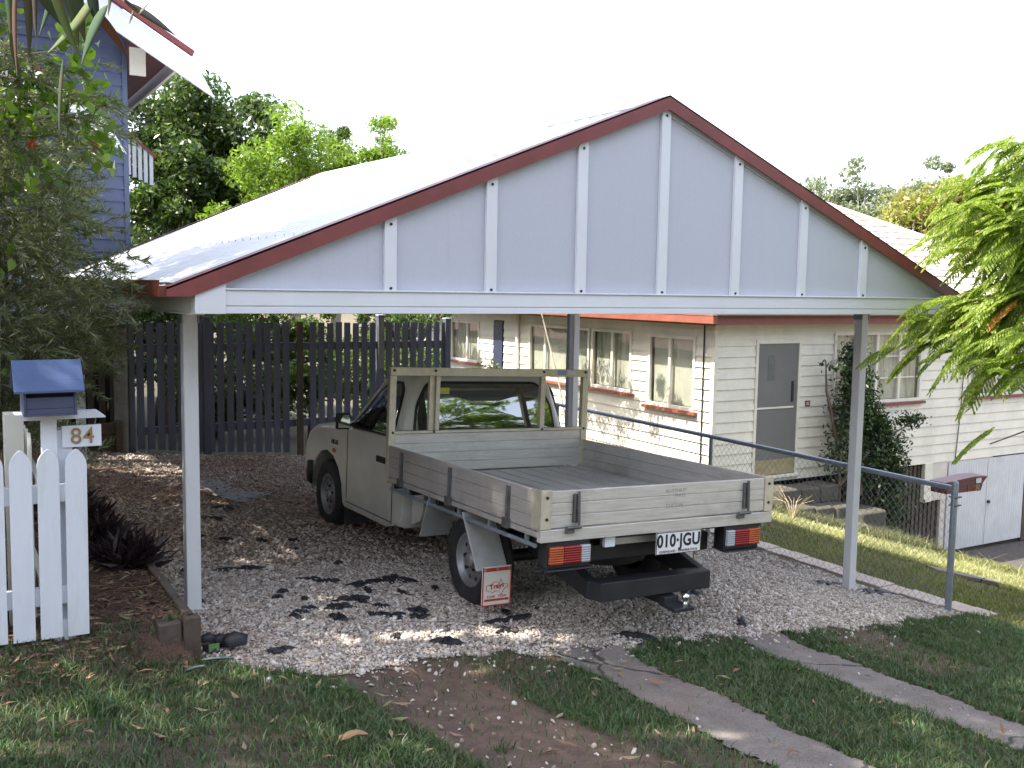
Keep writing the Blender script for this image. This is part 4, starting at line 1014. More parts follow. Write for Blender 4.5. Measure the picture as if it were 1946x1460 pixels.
at0(MB().box((BX0+.013, BY0+.03, -.46), (BX1-.013, BY0+.034, -.36)), lb).build('slot', dark_void, lb)
b = MB(); ym_ = (BY0+BY1)/2
for s in (-1, 1):
    e = ym_+s*.140
    for k in range(3):
        y0 = ym_+(e-ym_)*k/3; y1 = ym_+(e-ym_)*(k+1)/3-.004*s; z0 = -.212-.138*k/3; z1 = -.212-.138*(k+1)/3
        b.hexa([(-4.205, y0, z0-.012), (-3.900, y0, z0-.012), (-3.900, y1, z1-.012), (-4.205, y1, z1-.012), (-4.205, y0, z0), (-3.900, y0, z0), (-3.900, y1, z1), (-4.205, y1, z1)])
at0(b, lb).build('roof', box_blue, lb, bevel=.0015)

# =============================================================== BLUE PALING FENCE AND GATES
FB = 7.6
bf = empty('paling_fence', (-.1, FB, -2.15), 'tall dark blue paling fence with a double gate across the back of the carport', 'fence')
x = -2.30; k = 0; segs = {}
while x < 2.08:
    w = .088; top = -.325-.012*((k*7) % 3)*.6-.006*k*.05
    if abs(x+w/2+.17) > .07:
        seg = 0 if x < -1.38 else (1 if x < -.17 else (2 if x < 1.0 else 3))
        zb = G(x, FB)+.04
        segs.setdefault(seg, MB()).box((x, FB-.045+.004*((k*5) % 3), zb), (x+w, FB-.027+.004*((k*5) % 3), top))
    x += .1265; k += 1
for s_, b in segs.items(): at0(b, bf).build('paling_panel' if s_ in (0, 3) else 'gate_leaf', navy, bf)
b = MB()
for x0, x1 in ((-2.3, -1.40), (-1.34, -.21), (-.13, 1.0), (1.08, 2.10)):
    for z in (-.66, -1.72): b.box((x0, FB-.026, z-.05), (x1, FB+.02, z+.05))
at0(b, bf).build('rail', navy, bf)
for x, w, m, t in ((-1.42, .10, navy, -.27), (1.03, .09, navy, -.24), (2.10, .09, navy, -.29), (-2.36, .07, navy, -.33)):
    zb = G(x, FB); b = MB().box((x-w/2, FB-.06, zb-.1), (x+w/2, FB+.04, t)); at0(b, bf).build('post', m, bf, bevel=.004)
    if x in (-1.42, 1.03, 2.10): at0(MB().box((x-w/2-.004, FB-.064, t), (x+w/2+.004, FB+.044, t+.012)), bf).build('post_cap', white_paint if x > 0 else navy, bf)
b = MB().box((-.215, FB-.08, G(-.17, FB)-.1), (-.13, FB-.047, -.325)); at0(b, bf).build('gate_stop', dark_wood, bf, bevel=.004)
b = MB().box((.98, FB-.075, -1.0), (1.07, FB-.061, -.28)); at0(b, bf).build('post_facing', mat('grey_timber', (.20, .20, .20), .9, .2, 9, bmp=.4), bf)

# =============================================================== CHAIN LINK FENCE
CX = 3.45
cf = empty('chain_link_fence', (CX, 0, G(CX, 0)), 'galvanised pipe and chain wire fence along the right side of the gravel', 'fence')
topz = lambda y: -1.57+.006*y
b = MB(); b.tube([(CX, -.03, topz(0)-.01), (CX+.01, 3.2, topz(3.2)), (CX+.02, 7.2, topz(7.2))], .026, 12); at0(b, cf).build('top_rail', galv, cf, smooth=True)
for y in (-.03, 3.24, 6.6):
    z = G(CX, y); b = MB().tube([(CX, y, z-.1), (CX, y, topz(y)+(.035 if y < 0 else -.01))], .030 if y < 0 else .024, 12)
    if y < 0: b.lathe([(.030, 0), (.028, .016), (.015, .026), (0, .03)], (CX, y, topz(y)+.035), 2, 12)
    at0(b, cf).build('post', galv, cf, smooth=True)
b = MB()
for z in (-1.66, -1.735): b.tube([(CX-.05, -.075, z+.004), (CX+.034, -.06, z), (CX+.034, .0, z), (CX-.03, .0, z)], .006, 6); b.tube([(CX+.03, -.03, z), (CX+.085, -.04, z-.004)], .007, 6)
at0(b, cf).build('clamp', black_steel, cf)
b = MB(); Hh = 1.13; pitch = .078; yy = -1.2
wires = []
k = 0
while yy < 7.2:
    for s in (1, -1):
        y0 = yy if s == 1 else yy+Hh*.9; pts = []
        for i in range(2):
            pts.append((y0+s*i*Hh*.9, i))
        ya, yb = pts[0][0], pts[1][0]
        def clip(ya, yb):
            t0, t1 = 0., 1.; lo, hi = -.02, 7.15
            for (lim, sg) in ((lo, 1), (hi, -1)):
                fa, fb = (ya-lim)*sg, (yb-lim)*sg
                if fa < 0 and fb < 0: return None
                if fa < 0: t0 = max(t0, fa/(fa-fb))
                if fb < 0: t1 = min(t1, fa/(fa-fb))
            return (t0, t1) if t1 > t0 else None
        c_ = clip(ya, yb)
        if c_:
            P = []
            for t in c_:
                y = ya+(yb-ya)*t; zt = topz(y)-.028; zb = max(G(CX, y)+.02, zt-1.18); P.append((CX+.006*s, y, zb+(zt-zb)*t))
            b.tube(P, .0017, 3, cap=False)
    yy += pitch; k += 1
at0(b, cf).build('chain_wire', mat('wire_grey', (.26, .28, .30), .5, .1, 10, metal=.4, bmp=0), cf)

# =============================================================== weatherboard helper
def boards(P0, dirv, nrm, length, z0, z1, exp, openings, lip=.021):
    """lapped boards; openings = [(u0,u1,z0,z1)] in wall coordinates"""
    b = MB(); P0 = Vector(P0); dv = Vector(dirv); nv = Vector(nrm)
    z = z0
    while z < z1-1e-4:
        zt = min(z+exp, z1); cuts = {z, zt}
        for o in openings:
            for q in (o[2], o[3]):
                if z < q < zt: cuts.add(q)
        cuts = sorted(cuts)
        for a, c in zip(cuts, cuts[1:]):
            zm = (a+c)/2; iv = [(0, length)]
            for o in openings:
                if o[2] < zm < o[3]:
                    nv_ = []
                    for s, e in iv:
                        if o[1] <= s or o[0] >= e: nv_.append((s, e)); continue
                        if s < o[0]: nv_.append((s, o[0]))
                        if o[1] < e: nv_.append((o[1], e))
                    iv = nv_
            la = lip*(1-(a-z)/exp); lc = lip*(1-(c-z)/exp)
            for s, e in iv:
                p = lambda u, zz, d: P0+dv*u+Vector((0, 0, zz))+nv*d
                b.add([p(s, a, -.02), p(e, a, -.02), p(s, a, la), p(e, a, la), p(s, c, lc), p(e, c, lc), p(s, c, -.02), p(e, c, -.02)],
                      [(0, 1, 3, 2), (2, 3, 5, 4), (0, 2, 4, 6), (1, 7, 5, 3)])
        z = zt
    return b

# =============================================================== WHITE HOUSE
HX, HY = 5.94, 6.0
hz = -2.9
wh = empty('white_weatherboard_house', (HX, HY, G(HX, HY)), 'white weatherboard house with red sills and a tiled roof right of the carport', 'house')
LW = 12.0; RW = 11.0
openL = [(7.82-6+.0, 9.0-6, 0, 0)]
# openings: right wall (u = x-HX), left wall (u = y-HY)
oR = [(.80, 1.86, -2.86, -.56), (2.62, 4.90, -1.72, -.47), (6.25, 8.6, -1.72, -.47)]
oL = [(.42, 1.62, -1.74, -.54), (2.08, 5.50, -1.60, -.52), (7.62, 9.0, -1.48, -.56), (6.55, 7.0, -2.5, -.5)]
oR = [(.85, 1.85, -2.80, -.58)]+oR[1:]
at0(boards((HX, HY, 0), (1, 0, 0), (0, -1, 0), RW, hz, -.19, .1715, oR), wh).build('wall', old_white, wh)
b = boards((HX, HY, 0), (0, 1, 0), (-1, 0, 0), LW, hz, -.19, .1715, oL); at0(b, wh).build('wall', old_white, wh)
b = MB().box((HX-.025, HY-.025, hz-.02), (HX+.045, HY+.045, -.19)); at0(b, wh).build('corner_board', old_white, wh, bevel=.003)
# inner dark core so openings are not see-through
b = MB().box((HX+.12, HY+.12, -2.9), (HX+RW-.1, HY+LW-.1, -.25)); at0(b, wh).build('interior', mat('interior_dim', (.10, .095, .085), .9, .2, 2, bmp=0), wh)
curt, nt, p = base('curtain_cloth'); v = texc(nt, 'Object', (1, 1, .12))
w_ = nt.nodes.new('ShaderNodeTexNoise'); w_.inputs['Scale'].default_value = 9; nt.links.new(v, w_.inputs['Vector'])
nt.links.new(ramp(nt, w_.outputs[0], [(.3, (.34, .32, .26)), (.5, (.60, .57, .50)), (.7, (.78, .75, .68))]), p.inputs['Base Color']); nt.links.new(bump(nt, w_.outputs[0], .9, .05), p.inputs['Normal']); p.inputs['Roughness'].default_value = .9
gl, nt, p = base('window_glass'); p.inputs['Base Color'].default_value = (.9, .92, .9, 1); p.inputs['Roughness'].default_value = .03
gl_t = nt.nodes.new('ShaderNodeBsdfTransparent'); gl_g = nt.nodes.new('ShaderNodeBsdfGlossy'); gl_g.inputs['Roughness'].default_value = .03; lw = nt.nodes.new('ShaderNodeLayerWeight'); lw.inputs[0].default_value = .5; fp = nt.nodes.new('ShaderNodeMath'); fp.operation = 'POWER'; fp.inputs[1].default_value = 3.0; nt.links.new(lw.outputs['Facing'], fp.inputs[0]); fr = nt.nodes.new('ShaderNodeMath'); fr.operation = 'MULTIPLY_ADD'; fr.inputs[1].default_value = .8; fr.inputs[2].default_value = .07; nt.links.new(fp.outputs[0], fr.inputs[0])
mxs = nt.nodes.new('ShaderNodeMixShader'); nt.links.new(fr.outputs[0], mxs.inputs[0]); nt.links.new(gl_t.outputs[0], mxs.inputs[1]); nt.links.new(gl_g.outputs[0], mxs.inputs[2]); nt.links.new(mxs.outputs[0], nt.nodes['Material Output'].inputs[0]); gl_t.inputs[0].default_value = (.92, .94, .92, 1)
def house_window(face, u0, u1, z0, z1, mull, rows, cloth=curt, drape=(0, 1)):
    """face 'R' (front, faces -y) or 'L' (side, faces -x)"""
    if face == 'R': bx = lambda a, c, d0, d1, e, f: ((HX+a, HY-d1, e), (HX+c, HY-d0, f))
    else: bx = lambda a, c, d0, d1, e, f: ((HX-d1, HY+a, e), (HX-d0, HY+c, f))
    b = MB(); t = .055
    for q in ((u0, u1, -.02, .035, z1-t, z1), (u0, u1, -.02, .035, z0, z0+t), (u0, u0+t, -.02, .033, z0+t, z1-t), (u1-t, u1, -.02, .033, z0+t, z1-t)): b.box(*bx(*q))
    for m_ in mull: b.box(*bx(m_-.03, m_+.03, -.018, .028, z0+t, z1-t))
    for i in range(1, rows):
        z = z0+t+(z1-z0-2*t)*i/rows; b.box(*bx(u0+t, u1-t, -.016, .012, z-.010, z+.010))
    f = at0(b, wh).build('window', old_white, wh, bevel=.002)
    mb = lambda q: at0(MB().box(*bx(*q)), wh)
    mb((u0+t, u1-t, -.008, -.004, z0+t, z1-t)).build('pane', gl, f)
    mb((u0+t+(u1-u0-2*t)*drape[0], u0+t+(u1-u0-2*t)*drape[1], -.075, -.07, z0+t, z1-t)).build('curtain', cloth, f)
    mb((u0-.08, u1+.08, .0, .085, z0-.052, z0-.002)).build('sill', maroon if face == 'R' else rust_red, f, bevel=.004)
    return f
pale_blind = mat('pale_blind', (.60, .58, .50), .8, .1, 3, bmp=0)
house_window('R', 2.62, 4.90, -1.72, -.47, [3.16, 3.70, 4.30], 3)
house_window('R', 6.25, 8.6, -1.72, -.47, [7.1, 7.85], 3)
house_window('L', .42, 1.62, -1.74, -.54, [1.06], 1, pale_blind)
house_window('L', 2.08, 3.30, -1.60, -.52, [2.66], 1)
house_window('L', 3.36, 5.50, -1.60, -.52, [3.95, 4.9], 1, pale_blind)
house_window('L', 7.62, 9.0, -1.48, -.56, [8.2], 1)
# doors
dm = mat('grey_door', (.155, .15, .14), .6, .12, 5, bmp=.15, dirt=(.10, .095, .085), dirt_amt=.5)
b = MB().box((HX+.85, HY-.03, -2.80), (HX+.905, HY+.03, -.58)).box((HX+1.80, HY-.03, -2.80), (HX+1.855, HY+.03, -.58)).box((HX+.905, HY-.032, -.645), (HX+1.80, HY+.03, -.58)).box((HX+.85, HY-.10, -2.83), (HX+1.87, HY+.03, -2.795))
dfm = at0(b, wh).build('door_frame', old_white, wh, bevel=.003)
dr = at0(MB().box((HX+.908, HY-.012, -2.79), (HX+1.797, HY+.02, -.648)), wh).build('door', dm, wh)
at0(MB().box((HX+.92, HY-.0185, -2.78), (HX+1.78, HY-.0125, -2.54)), wh).build('kick_plate', mat('brass_kick', (.30, .25, .13), .5, .2, 9, bmp=0), dr)
at0(MB().box((HX+1.13, HY-.016, -1.24), (HX+1.27, HY-.0125, -.84)), wh).build('door_glass', mat('obscure_glass', (.10, .12, .11), .2, .2, 20, bmp=.3), dr)
at0(MB().box((HX+1.665, HY-.03, -1.60), (HX+1.71, HY-.0125, -1.26)), wh).build('door_handle', black_steel, dr, bevel=.004)
at0(MB().box((HX+.90, HY-.026, -1.70), (HX+1.72, HY-.0125, -1.672)), wh).build('screen_bar', old_white, dr)
at0(MB().box((HX+1.99, HY-.028, -1.70), (HX+2.10, HY-.018, -1.60)), wh).build('number_plaque', maroon, wh)
text('plaque_number', '82', .07, white_paint, Matrix.Translation((2.045, -.030, -1.65-G(HX, HY))) @ FRONT, wh, .001)
at0(MB().box((HX-.02, HY+6.60, -2.5), (HX+.05, HY+6.98, -.52)), wh).build('door', mat('navy_door', (.03, .04, .075), .5, .2, 5, bmp=0), wh)
# eaves: fascia, soffit, gutters
b = MB()
b.box((5.60, 5.62, -.325), (17.1, 5.655, -.19)); b.box((5.60, 5.56, -.20), (17.1, 5.625, -.175)); at0(b, wh).build('gutter', mat('brown_red_fascia', (.20, .062, .040), .6, .15, 6, bmp=.2, dirt=(.11, .05, .04), dirt_amt=.5), wh)
b = MB().box((5.585, 5.62, -.335), (5.615, 18.2, -.19)).box((5.50, 5.56, -.30), (5.504, 18.2, -.185)).box((5.50, 5.56, -.304), (5.585, 18.2, -.30))
b.box((5.50, 5.56, -.30), (5.585, 5.564, -.185)); b.tube([(5.50, 5.56, -.183), (5.50, 18.2, -.183)], .008, 6)
at0(b, wh).build('gutter', rust_red, wh)
b = MB().box((5.62, 5.66, -.205), (17, HY-.001, -.195)).box((5.62, HY, -.205), (HX-.001, 18.2, -.195)); at0(b, wh).build('soffit', mat('soffit_cream', (.48, .45, .32), .7, .1, 4, bmp=0), wh)
# tiled roof
tl, nt, p = base('roof_tiles'); v = texc(nt)
c = ramp(nt, noise(nt, v, 3, 8, .7), [(.3, (.42, .33, .29)), (.7, (.60, .52, .48))])
nt.links.new(c, p.inputs['Base Color']); p.inputs['Roughness'].default_value = .55
def tiled(corners, rows, prof=.02):
    """corners a,b (eave) c,d (top, b side then a side): lapped courses with a wavy lower edge"""
    a, b_, c_, d_ = [Vector(q) for q in corners]; M = MB(); n = ((b_-a).cross(d_-a)).normalized()
    if n.z < 0: n = -n
    for i in range(rows):
        t0, t1 = i/rows, min(1, (i+1.12)/rows)
        l0, r0 = a.lerp(d_, t0), b_.lerp(c_, t0); l1, r1 = a.lerp(d_, t1), b_.lerp(c_, t1)
        L = (r0-l0).length; m = max(2, int(L/.11)); V = []
        for j in range(m+1):
            w = .010*math.sin(j*math.pi); s_ = .5+.5*math.cos(j*2.1)
            V.append(l0.lerp(r0, j/m)+n*(.030+.012*s_)); 
        for j in range(m+1):
            s_ = .5+.5*math.cos(j*2.1); V.append(l1.lerp(r1, j/m)+n*(.002+.010*s_))
        for j in range(m+1): V.append(l0.lerp(r0, j/m)-n*.004)
        F = [(j, j+1, m+1+j+1, m+1+j) for j in range(m)]+[(2*(m+1)+j, 2*(m+1)+j+1, j+1, j) for j in range(m)]
        M.add(V, F)
    return M
b = MB()
for q in (((5.5, 5.5, -.17), (17.1, 5.5, -.17), (11.35, 11.3, 2.72), (11.25, 11.3, 2.72)), ((5.5, 18.3, -.17), (5.5, 5.5, -.17), (11.25, 11.3, 2.72), (11.25, 18.3, 2.72)), ((17.1, 5.5, -.17), (17.1, 18.3, -.17), (11.35, 18.3, 2.72), (11.35, 11.3, 2.72))):
    t_ = tiled(q, 21); b.add(t_.v, t_.f)
at0(b, wh).build('roof', tl, wh)
b = MB(); b.tube([(5.5, 5.5, -.12), (11.3, 11.3, 2.78)], .07, 8); b.tube([(17.1, 5.5, -.12), (11.3, 11.3, 2.78), (11.3, 18.3, 2.78)], .07, 8); at0(b, wh).build('ridge_tiles', tl, wh)
b = MB(); b.tube([(HX-.06, 11.9, -2.9), (HX-.06, 11.9, -.3)], .04, 10); at0(b, wh).build('downpipe', cream_paint, wh, smooth=True)
b = MB(); b.tube([(HX-.03, 6.22, -3.0), (HX-.03, 6.22, -.35)], .012, 6); b.tube([(11.92, HY-.03, -2.95), (12.0, HY-.035, -1.9), (12.02, HY-.04, -1.0), (12.1, HY-.05, -.93), (12.3, HY-.05, -1.08), (12.42, HY-.04, -1.14)], .009, 6); at0(b, wh).build('cable', black_steel, wh)
# undercroft: slats, pier, garage
for xa, xb in ((HX+.1, 7.0), (8.7, 11.70)):
    b = MB(); x = xa
    while x < xb:
        b.box((x, HY+.06, G(x, HY)-.05), (x+.07, HY+.085, hz+.0 if x < 11.08 else -3.62)); x += .115
    at0(b, wh).build('timber_slats', dark_wood, wh)
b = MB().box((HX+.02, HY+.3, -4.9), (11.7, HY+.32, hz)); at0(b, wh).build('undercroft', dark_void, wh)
y = HY+.1; b = MB()
while y < HY+LW: b.box((HX+.06, y, -3.6), (HX+.085, y+.07, hz)); y += .115
at0(b, wh).build('timber_slats', dark_wood, wh)
b = MB().box((11.08, HY-.03, -3.62), (11.30, HY+.05, hz)); at0(b, wh).build('white_pier', old_white, wh)
b = MB().box((11.301, HY-.01, -3.61), (11.74, HY+.05, hz)).box((11.60, HY-.005, -4.62), (11.74, HY+.05, -3.611)); at0(b, wh).build('under_wall', mat('fibro_cream', (.58, .53, .45), .7, .06, 4, bmp=.1), wh)
gw = mat('corrugated_white', (.60, .61, .62), .5, .05, 3, bmp=.05, dirt=(.42, .42, .40), dirt_amt=.5)
for x0, x1 in ((11.76, 12.93), (12.95, 14.15)):
    V = []; F = []; n = int((x1-x0)/.0095)
    for j in range(n+1):
        x = x0+(x1-x0)*j/n; d = .011*math.sin(2*math.pi*(x-x0)/.076)
        V += [(x, HY-.02-d, -4.62), (x, HY-.02-d, -2.93)]
    F = [(2*j, 2*j+2, 2*j+3, 2*j+1) for j in range(n)]
    at0(MB().add(V, F).box((x0, HY, -4.62), (x1, HY+.02, -2.93)), wh).build('garage_door', gw, wh)
at0(MB().lathe([(0, -.05), (.03, -.05), (.03, 0)], (12.99, HY-.02, -3.78), 1, 10), wh).build('door_knob', black_steel, wh)
at0(MB().box((14.16, HY-.02, -4.7), (14.4, HY+.05, hz)).box((14.4, HY+.8, -4.8), (17, HY+.85, hz)), wh).build('garage_reveal', dark_wood, wh)
# stone steps below the door
stn = mat('sandstone', (.075, .068, .052), .9, .35, 5, bmp=.8, bscale=25, dirt=(.05, .05, .038), dirt_amt=.85)
se = empty('stone_steps', (7.6, 5.4, G(7.6, 5.4)), 'mossy stone steps below the grey door of the white house', 'steps')
b = MB()
for i, (z, y0, w) in enumerate(((-2.93, 5.45, 1.35), (-3.20, 5.15, 1.25), (-3.46, 4.85, 1.15))):
    x = 6.95+.08*i; n = 3
    for j in range(n): b.box((x+j*w/n+.02*math.sin(3*j+i), y0+.04*math.sin(7*j+2*i), z-.30), (x+(j+1)*w/n-.015, 5.93, z+.025*math.sin(5*j+i)))
at0(b, se).build('step_stone', stn, se, bevel=.035)
_w = tufts(420, 6.3, 9.3, 4.2, 5.7, lambda x, y: True, .17, .010, leafmat('weed_leaves', [(.05, .08, .025), (.09, .12, .04), (.16, .15, .07), (.24, .20, .12)], .3, .5), 'weeds', 16); tag(_w, 'rough weeds growing round the stone steps', kind='stuff')
b = MB().box((8.35, 5.05, -4.2), (8.95, 5.9, -3.35)); 
o = at0(b, se).build('side_wall', stn, se, bevel=.05)
# neighbour letterbox with number
nb = empty('letterbox', (4.3, .5, G(4.3, .5)), 'maroon and rusty letterbox numbered 82 behind the end post of the chain fence', 'letterbox')
b = MB()
b.prism([(3.96, -1.765), (4.50, -1.775), (4.53, -1.70), (4.60, -1.635), (4.40, -1.622), (3.93, -1.650), (3.96, -1.67)], 1, .42, .60)
at0(b, nb).build('box', mat('maroon_steel', (.13, .035, .05), .4, .2, 6, bmp=.1, dirt=(.09, .03, .02), dirt_amt=.6), nb, bevel=.004)
at0(MB().box((4.28, .415, -1.768), (4.495, .4195, -1.70)), nb).build('rusty_panel', mat('rust_panel', (.20, .07, .03), .8, .4, 20, bmp=.3), nb)
at0(MB().box((4.41, .413, -1.693), (4.49, .4185, -1.645)), nb).build('sticker', white_paint, nb)
text('number', '82', .070, mat('worn_number', (.42, .30, .24), .7, .2, 20, bmp=0), Matrix.Translation((4.435-4.3, .413-.5, -1.735-nb.location.z)) @ FRONT, nb, .002)
at0(MB().box((4.135, .45, G(4.2, .5)-.1), (4.175, .49, -1.77)), nb).build('post', galv, nb)

# =============================================================== BLUE HOUSE
bh = empty('blue_weatherboard_house', (-4, 7.7, -2), 'high set blue weatherboard house with white bargeboards at the left', 'house')
BYF = 7.75
b = boards((-10, BYF, 0), (1, 0, 0), (0, -1, 0), 7.66, -.24, 5.4, .158, [(.0, 5.1, -5, 1.2)] if False else [(6.32, 6.72, -.16, 1.0)])
at0(b, bh).build('wall', blue_boards, bh)
b = boards((-2.34, BYF, 0), (0, 1, 0), (1, 0, 0), 7.0, -.24, 3.2, .158, []); at0(b, bh).build('wall', blue_boards, bh)
at0(MB().box((-2.37, BYF-.025, -.24), (-2.31, BYF+.03, 3.3)), bh).build('corner_board', blue_boards, bh)
at0(MB().box((-3.70, BYF-.03, -.19), (-3.26, BYF+.02, -.12)).box((-3.70, BYF-.02, -.12), (-3.64, BYF+.02, 1.0)), bh).build('window', white_paint, bh)
at0(MB().box((-3.64, BYF-.004, -.12), (-3.28, BYF+.01, 1.0)), bh).build('window_pane', glass_dark, bh)
at0(MB().box((-3.24, BYF-.10, -1.9), (-3.12, BYF-.03, 1.4)), bh).build('verandah_post', cream_paint, bh)
b = MB().tube([(-3.60, BYF-.1, -.2), (-3.60, BYF-.1, .7)], .045, 10); b.lathe([(.045, 0), (.058, .01), (.058, .10), (.045, .12)], (-3.60, BYF-.1, -.34), 2, 12); at0(b, bh).build('downpipe', mat('pale_blue_pipe', (.30, .36, .48), .5, .1, 6, bmp=0), bh, smooth=True)
# main gable barge
yb = BYF-.52
def rake(x0, z0, x1, z1, h, y, name, m, th=.035, tip=0):
    b = MB(); sl = (z1-z0)/(x1-x0)
    b.prism([(x0-tip, z0-tip*sl*1.0), (x1, z1), (x1, z1-h), (x0-tip+.25, z0+.25*sl-tip*sl-h)], 1, y, y+th)
    return at0(b, bh).build(name, m, bh)
rake(-1.60, 2.93, -8.0, 2.93+6.4*.575, .30, yb, 'bargeboard', white_paint)
at0(MB().prism([(-1.62, 2.97), (-8, 2.97+6.38*.575), (-8, 3.05+6.38*.575), (-1.60, 3.03)], 1, yb-.03, yb+.05), bh).build('barge_capping', maroon, bh)
at0(MB().prism([(-1.75, 2.98), (-8, 2.98+6.25*.575), (-8, 3.02+6.25*.575), (-1.75, 3.02)], 1, yb+.05, 16), bh).build('roof', mat('roof_iron_maroon', (.17, .05, .05), .5, .1, 5, bmp=0), bh)
at0(MB().box((-2.31, yb+.3, 2.72), (-2.12, yb+.34, 3.05)).box((-1.80, yb+.05, 2.80), (-1.76, 16, 2.96)), bh).build('eave_bracket', cream_paint, bh)
# porch gable in front
yp = 6.9
rake(-2.72, 2.10, -6.2, 2.10+3.48*.60, .27, yp, 'bargeboard', white_paint)
at0(MB().prism([(-2.72, 2.12), (-6.2, 2.12+3.48*.6), (-6.2, 2.18+3.48*.6), (-2.74, 2.19)], 1, yp-.03, yp+.05), bh).build('barge_capping', maroon, bh)
at0(MB().prism([(-2.80, 2.13), (-6.2, 2.13+3.4*.6), (-6.2, 2.16+3.4*.6), (-2.80, 2.16)], 1, yp+.05, BYF-.02), bh).build('roof', MATS['roof_iron_maroon'], bh)
at0(MB().box((-6, yp+.06, .9), (-3.75, yp+.12, 2.25)), bh).build('porch_wall', mat('tan_timber', (.38, .22, .10), .6, .2, 4, bmp=.2, stretch=(1, 1, .2)), bh)
at0(MB().box((-3.745, yp+.05, 1.98), (-3.35, yp+.20, 2.26)), bh).build('porch_beam', cream_paint, bh)
# stair balustrade beyond the corner
b = MB(); 
for k in range(7):
    y = 9.2; x = -2.24+.075*k; zt = 2.36-.062*k*1.0; b.box((x, y, zt-.62+.03*k), (x+.048, y+.03, zt))
at0(b, bh).build('stair_balustrade', white_paint, bh)
at0(MB().beam((-2.30, 9.21, 2.42), (-1.70, 9.21, 1.94), .06, .04), bh).build('handrail', maroon, bh)
# underside: stump, slats
b = MB().tube([(-2.47, 7.62, -2.2), (-2.47, 7.62, -.36)], .095, 16); st_ = at0(b, bh).build('stump', concrete, bh, smooth=True)
at0(MB().lathe([(0, .03), (.10, .025), (.155, -.01), (.15, -.014), (.09, .01)], (-2.47, 7.62, -.33), 2, 20), bh).build('ant_cap', galv, bh)
b = MB(); x = -4.6
while x < -2.55:
    b.box((x, 7.85, -2.0), (x+.075, 7.875, -.26)); x += .135
at0(b, bh).build('timber_slats', dark_wood, bh)
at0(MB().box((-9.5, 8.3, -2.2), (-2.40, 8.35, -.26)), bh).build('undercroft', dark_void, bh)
at0(MB().box((-9.5, BYF+.02, -.27), (-2.4, 14, -.24)), bh).build('floor', dark_wood, bh)
rw_ = empty('timber_retaining_wall', (-2.8, 7.5, -2), 'low stained timber retaining wall beside the concrete stump', 'retaining wall')
b = MB()
for i in range(3): b.box((-3.36, 7.44, -2.02+.15*i), (-2.56, 7.50, -1.875+.15*i))
b.box((-2.58, 7.40, -2.1), (-2.50, 7.50, -1.55)); at0(b, rw_).build('sleeper', sleeper, rw_, bevel=.006)

# =============================================================== PLANTS
# purple foliage clumps along the garden edge
pur = leafmat('purple_leaves', [(.022, .014, .020), (.045, .018, .028), (.030, .022, .022), (.06, .022, .03), (.025, .030, .022)], .15, .45)
for i, (x, y, r, lb) in enumerate(((-3.50, .85, .22, 'spiky dark purple plant nearest the verge in the garden bed'), (-3.60, 1.25, .26, 'spiky dark purple plant second from the verge in the garden bed'), (-3.66, 1.75, .30, 'bushy dark purple plant third from the verge in the garden bed'), (-3.70, 2.4, .32, 'broad dark purple plant fourth from the verge in the garden bed'), (-3.75, 3.2, .34, 'dark purple plant farthest back in the garden bed'))):
    e = empty('purple_plant', (x, y, -1.60), lb, 'plant', 'dark purple plants along the garden bed')
    n = 620; d = rng.normal(size=(n, 3)); d[:, 2] = np.abs(d[:, 2])*1.1+.15; d /= np.linalg.norm(d, axis=1)[:, None]
    root_ = rng.normal(size=(n, 3))*.055*np.array([1, 1, .1]); root_[:, 2] = np.abs(root_[:, 2])
    L = r*rng.uniform(.45, 1.15, n)[:, None]
    C = root_+d*L*.62; V_, F_ = leaves(C, .16, .16, dirs=d*2.0)
    fast('foliage', V_, F_, pur, e)
    b = MB()
    for k in range(12): b.tube([(root_[k][0], root_[k][1], 0), tuple(root_[k]+d[k]*L[k]*.8)], .006, 5)
    b.build('stem', bark, e)

def crown_gap(P):
    """opening cut in the high canopy to let the sun reach the bottlebrush crown"""
    P = np.asarray(P); s_ = (P[:, 2]+1.97)/1.48; gx = P[:, 0]+s_; gy = P[:, 1]-.10*s_
    return (((gx+2.25)/.9)**2+((gy-.45)/.50)**2 < .9+.6*np.sin(gx*23)*np.sin(gy*19)) | ((np.sin(gx*9+gy*3) > .93) & (gx < -1.9))
def sun_gap(P):  # holes shaped to steer sun patches onto the ground
    """leaves to drop, cutting holes in the foliage for chosen sun patches on the ground"""
    P = np.asarray(P); s_ = (P[:, 2]+1.97)/1.48; gx = P[:, 0]+s_; gy = P[:, 1]-.10*s_
    out = np.zeros(len(P), bool)
    for cx, cy, rx, ry, rot in ((-1.90, -.27, .66, .10, -.06), (-1.30, -.42, .30, .06, -.2), (-1.85, -.90, .20, .07, 0), (-1.42, -2.10, .34, .12, -.3), (-4.15, -1.62, .26, .18, 0), (-2.05, -1.5, .34, .08, -.5), (-3.0, -.40, .34, .045, -.1)):
        u = (gx-cx)*math.cos(rot)+(gy-cy)*math.sin(rot); w = -(gx-cx)*math.sin(rot)+(gy-cy)*math.cos(rot)
        out |= (u/rx)**2+(w/ry)**2 < 1+.5*np.sin(gx*31)*np.sin(gy*47)
    return out
